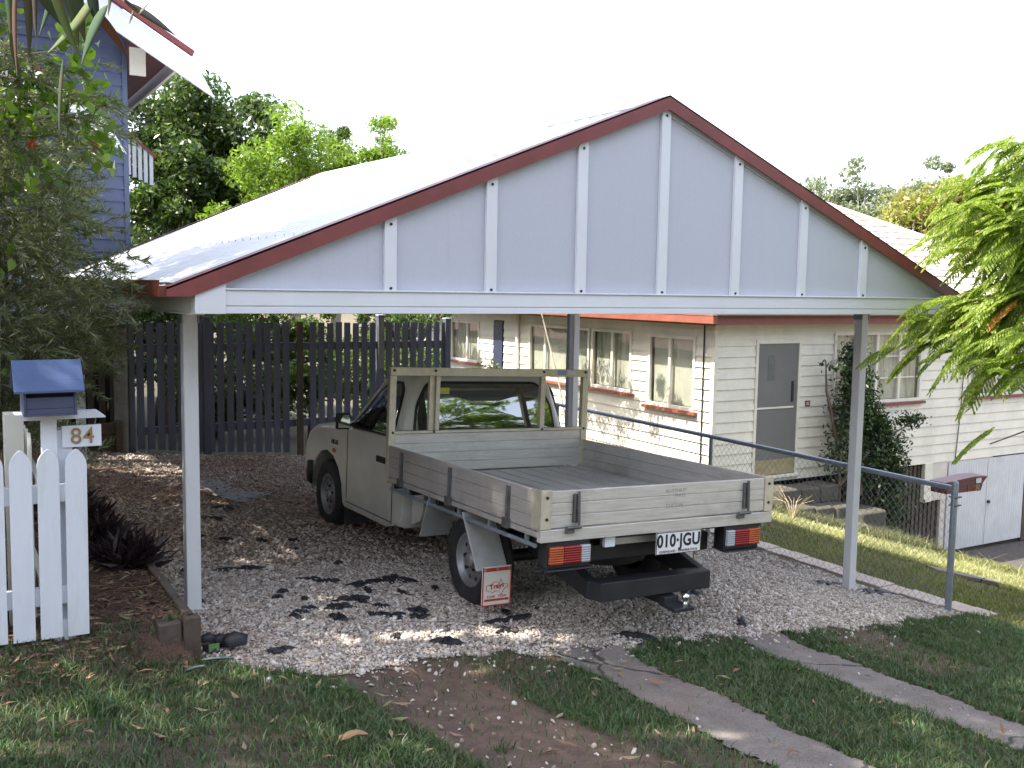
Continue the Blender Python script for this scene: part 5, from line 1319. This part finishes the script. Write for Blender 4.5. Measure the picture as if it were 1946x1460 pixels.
# bottlebrush at the left: fine needles in drooping sprays
bn = leafmat('needle_leaves', [(0.083, 0.109, 0.056), (0.150, 0.181, 0.084), (0.210, 0.239, 0.119), (0.112, 0.145, 0.077), (0.360, 0.362, 0.196)], .35, .35)
bb = empty('bottlebrush_tree', (-4.55, .9, -1.6), 'fine leaved bottlebrush with two red flowers beside the left end of the carport roof', 'tree')
sprays = []
def spray_region(n, fn):
    out = []
    while len(out) < n:
        p_ = fn()
        if p_: out.append(p_)
    return out
def reg():
    x = random.uniform(-5.0, -3.50); y = random.uniform(.15, 1.7); z = random.uniform(-.75, 1.65)
    lim = -3.68 if z > .35 else (-3.63 if z > -.3 else -3.76)
    lim += .16*math.sin(5*z+2*y)+.07*math.sin(13*z)+.05*y
    top = 1.48-.15*(x+4.3)+.16*math.sin(7*x)+.08*math.sin(19*x+3*y)
    if x > lim or z > top or random.random() < .12*(z > .9): return None
    return (x, y, z)
N = []; Dn = []; twigs = MB(); O = Vector((-4.55, .9, -1.6))
cen = spray_region(2250, reg)
for c in cen:
    c = Vector(c); out = Vector((c.x+4.6, (c.y-.9)*.8, random.uniform(-.5, .6)))+Vector((random.gauss(0, .35), random.gauss(0, .35), random.gauss(0, .25)))
    out.normalize(); L = random.uniform(.14, .34); n = int(L*190)
    p0 = c-out*L*.5; tip = c+out*L*.5-Vector((0, 0, L*.22))
    if random.random() < .35: twigs.tube([p0-O, c-O, tip-O], .0028, 4, r1=.0012, cap=False)
    for k in range(n):
        t = random.random(); q = p0.lerp(c, t*2) if t < .5 else c.lerp(tip, t*2-1)
        dd = (out*1.0+Vector((random.gauss(0, .6), random.gauss(0, .6), random.gauss(0, .6)))).normalized()
        N.append(q-O+dd*.02); Dn.append(dd*2.2)
N = np.array(N); Dn = np.array(Dn); k_ = ~sun_gap(N+np.array(O)); V_, F_ = leaves(N[k_], .066, .12, dirs=Dn[k_]); fast('crown', V_, F_, bn, bb)
for k in range(44):
    c = Vector(random.choice(cen))-O; s0 = Vector((0, 0, random.uniform(.2, 1.1))); mid = s0.lerp(c, .5)+Vector((random.gauss(0, .06), random.gauss(0, .06), .12))
    twigs.tube([s0, mid, c], .013, 5, r1=.003)
twigs.build('branches', bark, bb)
MB().tube([(0, 0, -.1), (.02, .03, .5), (-.05, .02, 1.2), (.06, 0, 2.2)], .07, 9, r1=.02).build('trunk', bark, bb, smooth=True)
fl_ = leafmat('red_bristles', [(.5, .02, .02), (.65, .05, .03)], .2)
for p_ in ((-3.70, .42, .93), (-4.02, .40, .90)):
    n = 160; d = rng.normal(size=(n, 3)); d /= np.linalg.norm(d, axis=1)[:, None]
    V_, F_ = leaves(np.array(p_)-np.array(O)+d*.022, .032, .08, dirs=d*3); fast('flower', V_, F_, fl_, bb)
# broad sunlit vine leaves climbing through it
vine = empty('climbing_vine', (-4.3, .6, -1.6), 'broad leaved bright green vine climbing through the bottlebrush', 'vine')
P = []
for cx, cy, cz, sx, sz, n in ((-3.79, .30, 1.47, .05, .12, 34), (-3.95, .35, 1.18, .12, .10, 46), (-3.72, .35, 1.13, .05, .2, 34), (-4.12, .4, 1.05, .14, .09, 40), (-4.25, .3, 1.55, .12, .12, 30), (-4.02, .3, .72, .12, .10, 22), (-3.66, .4, .95, .03, .14, 16), (-4.3, .3, .35, .12, .2, 18), (-4.32, .35, -.25, .15, .08, 16)):
    for _ in range(n): P.append((random.gauss(cx, sx*.6), random.gauss(cy, .08), random.gauss(cz, sz*.6)))
P = np.array(P); P = P[~sun_gap(P)]
vl = leafmat('vine_leaves', [(0.091, 0.156, 0.030), (0.156, 0.260, 0.042), (0.312, 0.442, 0.072), (0.104, 0.182, 0.036)], .5, .3)
V_, F_ = hexleaves(np.repeat(P, 2, 0)+rng.normal(size=(2*len(P), 3))*.03-np.array((-4.3, .6, -1.6)), .072, .62, up=-.9); fast('leaves', V_, F_, vl, vine)
b = MB()
for pts_ in (((-4.25, .6, -1.6), (-4.2, .5, 0), (-4.3, .4, 1.0), (-4.1, .35, 1.35), (-3.8, .3, 1.42)), ((-4.3, .4, 1.0), (-3.95, .35, 1.05), (-3.72, .35, 1.1)), ((-4.45, .3, 1.28), (-4.1, .3, 1.22), (-3.85, .3, 1.26)), ((-4.5, .3, 1.08), (-4.2, .3, 1.12), (-3.98, .3, 1.16))):
    b.tube([(x+4.3, y-.6, z+1.6) for x, y, z in pts_], .010, 6, r1=.004)
b.build('stem', bark_pale, vine, smooth=True)

# gum leaves hanging close to the camera
sp = empty('eucalyptus_branch', (-4.45, -4.3, .72), 'long dark gum leaves hanging from a twig at the top left corner', 'branch')
glf, nt, p = base('gum_leaf'); v = texc(nt, 'Object')
g_ = nt.nodes.new('ShaderNodeNewGeometry')
c = ramp(nt, g_.outputs['Random Per Island'], [(0, (.030, .060, .030)), (.35, (.040, .085, .035)), (.6, (.075, .13, .03)), (.8, (.035, .07, .055)), (1, (.12, .055, .035))])
nt.links.new(mixc(nt, ramp(nt, noise(nt, v, 18, 4), [(.45, (0, 0, 0)), (.75, (.45,)*3)]), c, (.20, .06, .045)), p.inputs['Base Color']); p.inputs['Roughness'].default_value = .55
def gumleaf(b, base_, tip, w, bend, face):
    base_ = Vector(base_); tip = Vector(tip); d = tip-base_; f = Vector(face).normalized(); side = d.cross(f).normalized(); n = 14; V = []
    for i in range(n+1):
        t = i/n; ww = w*(math.sin(math.pi*t**.75))**.85*(1-.25*t); c = base_+d*t+side*bend*math.sin(math.pi*t)
        for s_, k in ((-1, .10), (0, 0), (1, .10)): V.append(c+side*s_*ww/2+f*k*ww)
    F = [(i*3+j, i*3+j+1, i*3+j+4, i*3+j+3) for i in range(n) for j in range(2)]
    b.add(V, F)
cam_r = Vector((.86314, -.50474, .01530)); cam_u = Vector((.03476, .08962, .99537)); cam_f = Vector((.50377, .85861, -.09490)); cam_c = Vector((-4.5269, -5.6460, .1592))
b = MB()
LV = [
  ((-4.3872, -4.2848, 0.5386), (-4.3462, -4.2349, 0.4395), 0.0241, 0.0060),
  ((-4.4258, -4.2963, 0.517), (-4.4235, -4.2421, 0.4107), 0.0104, 0.0030),
  ((-4.4095, -4.2042, 0.5558), (-4.4021, -4.1493, 0.451), 0.0151, -0.0030),
  ((-4.3517, -4.2105, 0.5575), (-4.333, -4.1628, 0.4807), 0.0255, 0.0020),
  ((-4.3258, -4.2489, 0.5325), (-4.385, -4.1925, 0.4545), 0.0186, -0.0060),
  ((-4.3279, -4.3225, 0.4956), (-4.353, -4.2733, 0.4304), 0.0220, 0.0040),
  ((-4.3333, -4.1847, 0.53), (-4.2758, -4.1487, 0.4712), 0.0226, -0.0040),
  ((-4.3377, -4.2681, 0.5323), (-4.3239, -4.2271, 0.4851), 0.0245, 0.0030),
  ((-4.2706, -4.0975, 0.5601), (-4.1944, -4.0725, 0.528), 0.0172, -0.0020),
  ((-4.2569, -4.1156, 0.5398), (-4.2361, -4.0948, 0.5667), 0.0076, 0.0000),
  ((-4.2586, -4.0972, 0.551), (-4.2596, -4.0628, 0.5391), 0.0077, 0.0000),
  ((-4.3737, -4.2823, 0.4363), (-4.3766, -4.236, 0.3437), 0.0089, 0.0020),
  ((-4.3945, -4.2061, 0.5579), (-4.3924, -4.156, 0.4795), 0.0159, 0.0030),
  ((-4.3649, -4.1598, 0.5683), (-4.3854, -4.1085, 0.4943), 0.0148, -0.0020),
  ((-4.4187, -4.0868, 0.5012), (-4.4012, -4.0443, 0.4339), 0.0110, 0.0020),
  ((-4.3048, -4.2169, 0.557), (-4.3054, -4.1756, 0.5192), 0.0143, 0.0000),
  ((-4.4031, -4.2325, 0.5432), (-4.3589, -4.1921, 0.4875), 0.0203, 0.0030),
  ((-4.424, -4.1038, 0.5727), (-4.4167, -4.056, 0.5008), 0.0187, -0.0030),
  ((-4.3575, -4.1511, 0.5718), (-4.3342, -4.1017, 0.4848), 0.0199, -0.0030),
]

for p0, p1, w, bend in LV:
    gumleaf(b, Vector(p0)-sp.location, Vector(p1)-sp.location, w*.78, bend, (-.5+random.gauss(0, .3), -.86, .1+random.gauss(0, .2)))
o = b.build('leaves', glf, sp, smooth=True); o.modifiers.new('t', 'SOLIDIFY').thickness = .0006
MB().tube([Vector(q)-sp.location for q in ((-4.5043, -4.2054, .5866), (-4.4163, -4.2522, .5634), (-4.3515, -4.2585, .572), (-4.2738, -4.1171, .5581), (-4.2554, -4.1081, .5504))], .002, 6).build('twig', bark, sp)

# trees behind the back fence
dk = leafmat('dark_glossy_leaves', [(0.029, 0.056, 0.018), (0.048, 0.088, 0.024), (0.072, 0.128, 0.033), (0.112, 0.176, 0.045), (0.208, 0.256, 0.090)], .35, .32)
lm = leafmat('lime_leaves', [(.12, .19, .03), (.20, .31, .045), (.27, .39, .06), (.16, .25, .04), (.34, .44, .11)], .55, .4)
md = leafmat('mid_green_leaves', [(0.060, 0.102, 0.024), (0.108, 0.168, 0.039), (0.156, 0.228, 0.055), (0.072, 0.120, 0.033)], .45, .4)
yel = leafmat('olive_yellow_leaves', [(0.224, 0.230, 0.063), (0.336, 0.311, 0.084), (0.420, 0.378, 0.126), (0.168, 0.189, 0.070)], .45, .5)
gry = leafmat('grey_gum_leaves', [(0.180, 0.225, 0.160), (0.270, 0.300, 0.208), (0.360, 0.390, 0.288), (0.135, 0.180, 0.128)], .4, .5)
tree('dense_tree', 'large dark glossy tree behind the blue fence with bright leaf tips', 'tree', (.9, 17.6, -2.1), (.75, 17.2, 2.1), (2.6, 1.7, 2.95), 80000, 230, .56, .15, dk, bark, 'trees behind the back fence', .10, nb=22)
tree('lime_tree', 'bright lime green feathery tree in front of the dark tree, just above the carport roof', 'tree', (1.7, 14.2, -2.1), (1.9, 14.1, 1.65), (1.75, 1.3, 1.9), 24000, 80, .40, .11, lm, bark_pale, 'trees behind the back fence', .4)
tree('lime_tree', 'sparse tree with thin upright twigs right of the lime green tree', 'tree', (3.4, 16.2, -2.2), (3.4, 15.9, 2.1), (1.1, 1.1, 2.1), 11000, 44, .34, .11, md, bark_pale, 'trees behind the back fence', .4)
tree('round_tree', 'light green tree showing above the roof ridge farthest right', 'tree', (4.9, 16.6, -2.3), (4.75, 16.2, 2.3), (1.15, 1.2, 1.95), 12000, 44, .36, .11, lm, bark_pale, 'trees behind the back fence', .45)
tree('understorey_shrub', 'leafy shrub filling the gap behind the middle of the blue fence', 'shrub', (.6, 11.0, -2.2), (.3, 11.0, -.7), (2.0, .9, .95), 11000, 60, .32, .10, md, bark, 'shrubs behind the back fence', .2)
tree('understorey_shrub', 'dark leafy shrub behind the left end of the blue fence', 'shrub', (-1.4, 10.6, -2.1), (-1.5, 10.6, -.7), (1.1, .8, 1.0), 7000, 36, .3, .10, dk, bark, 'shrubs behind the back fence', .2)
tree('understorey_shrub', 'green shrub behind the right end of the blue fence beside the white house', 'shrub', (3.6, 12.5, -2.2), (3.5, 12.5, -.6), (1.1, 1.0, 1.0), 6000, 36, .3, .10, dk, bark, 'shrubs behind the back fence', .2)
tree('dapple_tree', 'slender sparse tree added in the passage to dapple the white house wall', 'tree', (4.62, 8.0, G(4.6, 8)), (4.45, 8.9, .30), (.35, 2.9, .48), 3000, 34, .24, .11, md, bark_pale, None, .1, tr=.02, nb=0)  # added crown, shaped to throw dapples on the white house wall
tree('low_shrub', 'small low shrub under the side window of the white house', 'shrub', (5.4, 11.9, -2.9), (5.4, 12.0, -1.65), (.25, .8, .28), 900, 14, .2, .08, md, bark, None, .1, tr=.02)
for (x, y, lb) in ((-.9, 9.2, 'low leafy shrub just behind the left gate leaf of the blue fence'), (.6, 9.4, 'low leafy shrub just behind the right gate leaf of the blue fence'), (2.1, 9.6, 'low leafy shrub behind the right bay of the blue fence')):
    tree('understorey_shrub', lb, 'shrub', (x, y, -2.2), (x, y, -1.35), (1.0, .6, .75), 3600, 30, .3, .11, dk if x < 0 else md, bark, 'shrubs behind the back fence', .2, tr=.04)
tree('shade_shrub', 'tall dense shrub added out of view left of the carport to block low sun', 'shrub', (-5.7, 4.2, -1.6), (-5.85, 4.6, 1.0), (.80, 4.0, 2.7), 52000, 260, .5, .14, dk, bark, None, .25)  # unseen shrubs added to keep low sun off the gravel
tree('shade_shrub', 'lower dense shrub added out of view beside the picket fence to block low sun', 'shrub', (-5.6, .3, -1.6), (-5.6, .5, -.5), (.6, 1.2, 1.2), 6000, 40, .4, .13, dk, bark, None, .25)
# yucca / cordyline behind the fence
yc = empty('strappy_palm', (-1.05, 11.2, -2.1), 'spiky strap leaved palm beside the corner of the blue house', 'palm')
b = MB(); 
for hd in ((0, 0, 2.65), (.45, .1, 2.35), (-.25, .2, 2.2)):
    for k in range(70):
        a = random.uniform(0, 6.28); el = random.uniform(-.25, 1.35); L = random.uniform(.5, .85)
        d = Vector((math.cos(a)*math.cos(el), math.sin(a)*math.cos(el), math.sin(el))); s_ = d.cross(Vector((0, 0, 1))).normalized()*.022; h = Vector(hd)
        pts_ = [h, h+d*L*.5+Vector((0, 0, .03)), h+d*L-Vector((0, 0, .14*L))]
        b.add([pts_[0]-s_*.7, pts_[0]+s_*.7, pts_[1]+s_, pts_[1]-s_, pts_[2]], [(0, 1, 2, 3), (3, 2, 4)])
b.build('fronds', leafmat('strap_leaves', [(.05, .10, .035), (.09, .15, .05), (.14, .20, .08)], .35, .35), yc)
MB().tube([(0, 0, 0), (.02, 0, 2.65)], .07, 8).tube([(0, 0, 1.2), (.3, .08, 1.9), (.45, .1, 2.35)], .05, 8).tube([(0, 0, 1.1), (-.2, .15, 1.7), (-.25, .2, 2.2)], .05, 8).build('trunk', bark, yc, smooth=True)
# far trees on the right
for i, (x, y, zc_, rx, rz, n, lb, m) in enumerate((
        (28.2, 25.0, 3.2, 2.2, 2.6, 6000, 'hazy grey gum tree farthest left above the white house roof', gry),
        (29.6, 23.4, 3.9, 1.7, 2.8, 6000, 'tall grey gum with an open crown, second above the roof', gry),
        (31.2, 22.0, 3.8, 1.9, 3.0, 6000, 'grey gum with a ragged crown, right of the tall gum', gry),
        (20.6, 13.9, 1.9, 1.5, 1.9, 7500, 'yellow olive round tree behind the end of the tiled roof', yel),
        (22.3, 13.6, 2.6, 1.7, 2.1, 7500, 'tall yellowish tree partly behind the ferny branches', yel),
        (24.0, 11.5, 2.4, 2.4, 2.6, 6000, 'olive tree filling the gap behind the ferny foliage', yel))):
    tree('gum_tree' if m is gry else 'olive_toned_tree', lb, 'tree', (x, y, -5), (x, y, zc_), (rx, rx, rz*.75), n, 34, .55, .20, m, bark_pale, 'distant trees right of the carport', .35, tr=.18)
# shrub climbing on the white house
cs = tree('climbing_shrub', 'tall dark green shrub growing against the white house beside the grey door', 'shrub', (8.6, 5.55, G(8.6, 5.55)), (8.75, 5.55, -2.3), (.55, .25, 1.1), 100, 5, .1, .07, dk, bark, None, .1, tr=.05)
sh = leafmat('shrub_leaves', [(.022, .042, .016), (.035, .065, .022), (.05, .09, .03), (.07, .11, .045)], .3, .35)
P = []
for cx, cz, sx, sz, n in ((8.55, -.85, .10, .22, 600), (8.60, -1.3, .16, .28, 1300), (8.75, -1.75, .24, .28, 1700), (9.05, -2.05, .30, .28, 1700), (9.35, -2.4, .32, .3, 1700), (9.55, -2.9, .30, .35, 1700), (9.0, -2.7, .35, .4, 1500), (10.05, -1.98, .22, .10, 320), (8.35, -1.9, .16, .4, 500), (9.5, -3.5, .4, .35, 1200), (8.2, -2.55, .12, .3, 260), (8.05, -1.0, .10, .10, 40), (8.9, -1.45, .08, .4, 260)):
    for _ in range(n): P.append((random.gauss(cx, sx*.62), random.gauss(5.55, .12), random.gauss(cz, sz*.6)))
f0 = np.array(cs.location); V_, F_ = leaves(np.array(P)-f0, .085, .45); fast('crown', V_, F_, sh, cs)
b = MB()
for pts_ in (((8.45, 5.6, -4.0), (8.4, 5.6, -3.0), (8.35, 5.6, -2.2), (8.55, 5.6, -1.2), (8.6, 5.6, -.8)), ((8.4, 5.6, -3.0), (8.9, 5.5, -2.5), (9.5, 5.5, -2.2), (10.1, 5.5, -2.0)), ((8.5, 5.6, -4.0), (9.2, 5.5, -3.3), (9.5, 5.5, -2.6)), ((8.35, 5.6, -2.4), (8.0, 5.6, -1.4), (7.95, 5.6, -.9))):
    b.tube([Vector(q)-cs.location for q in pts_], .035, 7, r1=.008)
b.build('trunk', bark, cs, smooth=True)
dp = empty('dry_weed', (6.3, 4.6, G(6.3, 4.6)), 'dry straw coloured weed stalks behind the corner of the truck tray', 'plant')
b = MB()
for k in range(16):
    a = random.uniform(0, 6.28); b.tube([(0, 0, 0), (.12*math.cos(a), .12*math.sin(a), .28), (.3*math.cos(a), .3*math.sin(a), random.uniform(.2, .5))], .006, 4, r1=.002)
b.build('stalks', mat('straw', (.40, .31, .18), .8, .2, 9, bmp=0), dp)

# feathery-leaved tree reaching in from the right
ft = empty('ferny_leaved_tree', (6.2, -3.2, G(6.2, -3.2)), 'feathery bright green tree with a few orange fronds reaching in from the right edge', 'tree')
fo = np.array(ft.location)
fern = leafmat('ferny_leaflets', [(0.207, 0.302, 0.044), (0.299, 0.410, 0.055), (0.391, 0.486, 0.088), (0.483, 0.562, 0.132), (0.253, 0.367, 0.066)], .6, .4)
orange = leafmat('orange_fronds', [(.55, .25, .03), (.60, .36, .06), (.45, .18, .03)], .45, .5)
Lc = []; Ld = []; Oc = []; Od = []; tw = MB()
def frond(p, d, L, store, dstore):
    p = Vector(p); d = Vector(d).normalized(); side = d.cross(Vector((0, 0, 1))).normalized(); pts_ = []
    for k in range(9):
        t = k/8; q = p+d*L*t-Vector((0, 0, .45*L*t*t)); pts_.append(q)
    tw.tube([tuple(q-ft.location) for q in pts_[::2]], .003, 3, r1=.001, cap=False)
    for k in range(1, 17):
        t = k/17; i = int(t*8); q = pts_[i].lerp(pts_[min(8, i+1)], t*8-i); dirn = (pts_[min(8, i+1)]-pts_[i]).normalized()
        for s_ in (-1, 1):
            pd = (side*s_*1.0+dirn*.75-Vector((0, 0, .35))).normalized(); PL = L*.30*(1-.65*abs(t-.4))
            m_ = 10
            for j in range(m_):
                c = q+pd*PL*(j+.6)/m_; store.append(c); dstore.append(pd*.6+dirn*1.6*(1 if j % 2 else .4)-Vector((0, 0, .4)))
random.seed(11)
# leafy arms given by world points; each is a limb with fronds around it
TG = [(2.62, -.95, 1.22), (2.60, -.61, 1.02), (2.41, -.99, .92), (3.05, -.21, .62), (2.85, -.55, .74), (2.44, -.78, .50), (2.39, -1.06, .18), (3.1, -.3, .80), (2.70, -.50, .08), (2.45, -.29, -.12), (2.44, -.78, -.10), (2.31, -1.15, -.30), (2.24, -1.15, -.93), (2.17, -1.29, .66), (2.22, -1.35, -.05), (2.41, -.91, .10), (2.75, -.75, .85), (2.95, -.9, 1.25), (2.6, -1.0, .75), (3.2, -1.2, .4), (3.2, -1.1, 1.2), (3.3, -1.3, -.2)]
for j, tg_ in enumerate(TG):
    s0 = Vector((6.2, -3.2, tg_[2]*.6+.5)); s2 = Vector(tg_); s1 = s0.lerp(s2, .6)+Vector((0, 0, .28+.2*random.random())); n = 14 if j == 12 else 78
    tw.tube([s0-ft.location, s1-ft.location, s2-ft.location], .022, 6, r1=.005)
    for k in range(n):
        t = random.uniform(.0, 1.0)**.7 if n > 8 else random.uniform(.55, 1)
        q = s0.lerp(s1, .55+.45*t*2) if t < .5 else s1.lerp(s2, t*2-1)
        o_ = (s2-s1).normalized()*random.uniform(.5, 1.4)+Vector((random.gauss(0, .6), random.gauss(0, .6), random.gauss(.10, .40)))
        q = q+Vector((random.gauss(0, .10), random.gauss(0, .14), random.gauss(0, .10)))
        if random.random() < .012: frond(q, o_, random.uniform(.16, .26), Oc, Od)
        else: frond(q, o_, random.uniform(.28, .46), Lc, Ld)
V_, F_ = leaves(np.array([tuple(v) for v in Lc])-fo, .036, .40, dirs=np.array([tuple(v) for v in Ld])*2.2); fast('crown', V_, F_, fern, ft)
V_, F_ = leaves(np.array([tuple(v) for v in Oc])-fo, .040, .5, dirs=np.array([tuple(v) for v in Od])*2.2); fast('orange_fronds', V_, F_, orange, ft)
tw.tube([(0, 0, -.2), (.1, 0, 1.4), (0, 0, 2.7), (-.1, .1, 3.6)], .13, 10, r1=.07); tw.build('trunk', bark, ft)

# street tree: unseen canopy patches laid out to shade the verge and lawn
sg = leafmat('gum_canopy_leaves', [(.05, .08, .035), (.08, .12, .05), (.11, .15, .06)], .3, .45)
stt = empty('street_gum_tree', (-8.2, -1.5, G(-8.2, -1.5)), 'tall unseen street gum left of the picket fence, crown laid out to shade the verge', 'tree')
P = []
def canopy(n, x0, x1, y0, y1, z0, z1, nc, cr):
    cc = np.stack([rng.uniform(x0, x1, nc), rng.uniform(y0, y1, nc), rng.uniform(z0, z1, nc)], 1); i = rng.integers(0, nc, n)
    e = rng.normal(size=(n, 3)); e /= np.linalg.norm(e, axis=1)[:, None]; return cc[i]+e*(rng.uniform(0, 1, n)**.4)[:, None]*cr*rng.uniform(.6, 1.3, nc)[i][:, None]*np.array([1, 1, .5])
CAN = [canopy(33000, -9.6, -1.9, -2.6, 1.7, 4.6, 6.4, 190, .62), canopy(8000, -9.2, -5.3, 1.6, 5.6, 4.6, 6.0, 60, .55), canopy(1500, 1.2, 3.4, -1.2, 4.6, 5.2, 6.2, 20, .55)]
Pc = np.concatenate(CAN)
Pc = Pc[~sun_gap(Pc)]; Pc = Pc[~crown_gap(Pc)]; V_, F_ = leaves(Pc-np.array(stt.location), .19, .45); fast('crown', V_, F_, sg, stt)  # crown cut open where sun should reach the ground and bottlebrush
b = MB(); f0 = Vector(stt.location)
b.tube([(0, 0, -.2), (.1, 0, 2.5), (.6, .1, 4.6), (1.2, .3, 6.4), (2.0, .6, 7.6)], .26, 12, r1=.08)
for k in range(26):
    e = Vector(Pc[rng.integers(0, len(Pc))])-f0; b.tube([(1.0, .2, 5.8), tuple(Vector((1.0, .2, 5.8)).lerp(e, .5)+Vector((0, 0, .5))), e], .07, 6, r1=.012)
b.build('trunk', bark_pale, stt, smooth=True)
# hedge and trees across the street, seen only as reflections
for (x, y, r, m, lb) in ((-16, -14, 4.2, lm, 'leafy roadside tree farthest left across the street'), (-10, -17, 4.4, md, 'leafy roadside tree second from the left across the street'), (-4, -16, 4.4, lm, 'leafy roadside tree in the middle across the street'), (2, -17, 4.6, md, 'leafy roadside tree right of the middle across the street'), (9, -16, 4.4, lm, 'leafy roadside tree second from the right across the street'), (16, -13, 4.4, md, 'leafy roadside tree farthest right across the street')):
    tree('roadside_tree', lb, 'tree', (x, y, G(x, y)), (x, y, 3.2), (r, r*.6, 4.6), 7000, 60, 1.0, .42, m, bark, 'trees across the street', .4)

# thin aerial mast
ms = MB().tube([(36.1, 35.4, -5), (36.1, 35.4, 24)], .018, 5).build('aerial_mast', mat('mast_pale', (.6, .6, .62), .5, .05, 3, bmp=0)); tag(ms, 'very thin pale mast rising into the sky right of the gable peak', 'mast')

# =============================================================== LIGHT, SKY, CAMERA
W = bpy.data.worlds.new('World'); S.world = W; W.use_nodes = True; nt = W.node_tree
SUN = Vector((-1, .10, 1.48)).normalized()
el = math.asin(SUN.z); az = math.atan2(SUN.x, SUN.y)
sky = nt.nodes.new('ShaderNodeTexSky'); sky.sky_type = 'NISHITA'; sky.sun_disc = False; sky.sun_elevation = el; sky.sun_rotation = az; sky.dust_density = 3.0; sky.air_density = 1.0; sky.ozone_density = 1.0
bg = nt.nodes['Background']; bg.inputs['Strength'].default_value = .15
m_ = nt.nodes.new('ShaderNodeMix'); m_.data_type = 'RGBA'; m_.inputs[0].default_value = .28; nt.links.new(sky.outputs[0], m_.inputs[6]); m_.inputs[7].default_value = (9.6, 9.6, 10.6, 1)
nt.links.new(m_.outputs[2], bg.inputs[0])
sl = bpy.data.lights.new('sun', 'SUN'); sl.energy = 4.6; sl.angle = R(.55); sl.color = (1, .93, .82)
so = bpy.data.objects.new('sun', sl); COL.objects.link(so); so.rotation_euler = SUN.to_track_quat('Z', 'Y').to_euler()
cd = bpy.data.cameras.new('camera'); cd.sensor_width = 36; cd.lens = 1884.17/1946*36; cd.clip_start = .05; cd.clip_end = 2000
co = bpy.data.objects.new('camera', cd); COL.objects.link(co)
co.matrix_world = Matrix(((cam_r.x, cam_u.x, -cam_f.x, cam_c.x), (cam_r.y, cam_u.y, -cam_f.y, cam_c.y), (cam_r.z, cam_u.z, -cam_f.z, cam_c.z), (0, 0, 0, 1)))
S.camera = co
S.view_settings.view_transform = 'Standard'; S.view_settings.look = 'None'; S.view_settings.exposure = 1.58; S.view_settings.gamma = 1
S.render.resolution_x = 1024; S.render.resolution_y = 768
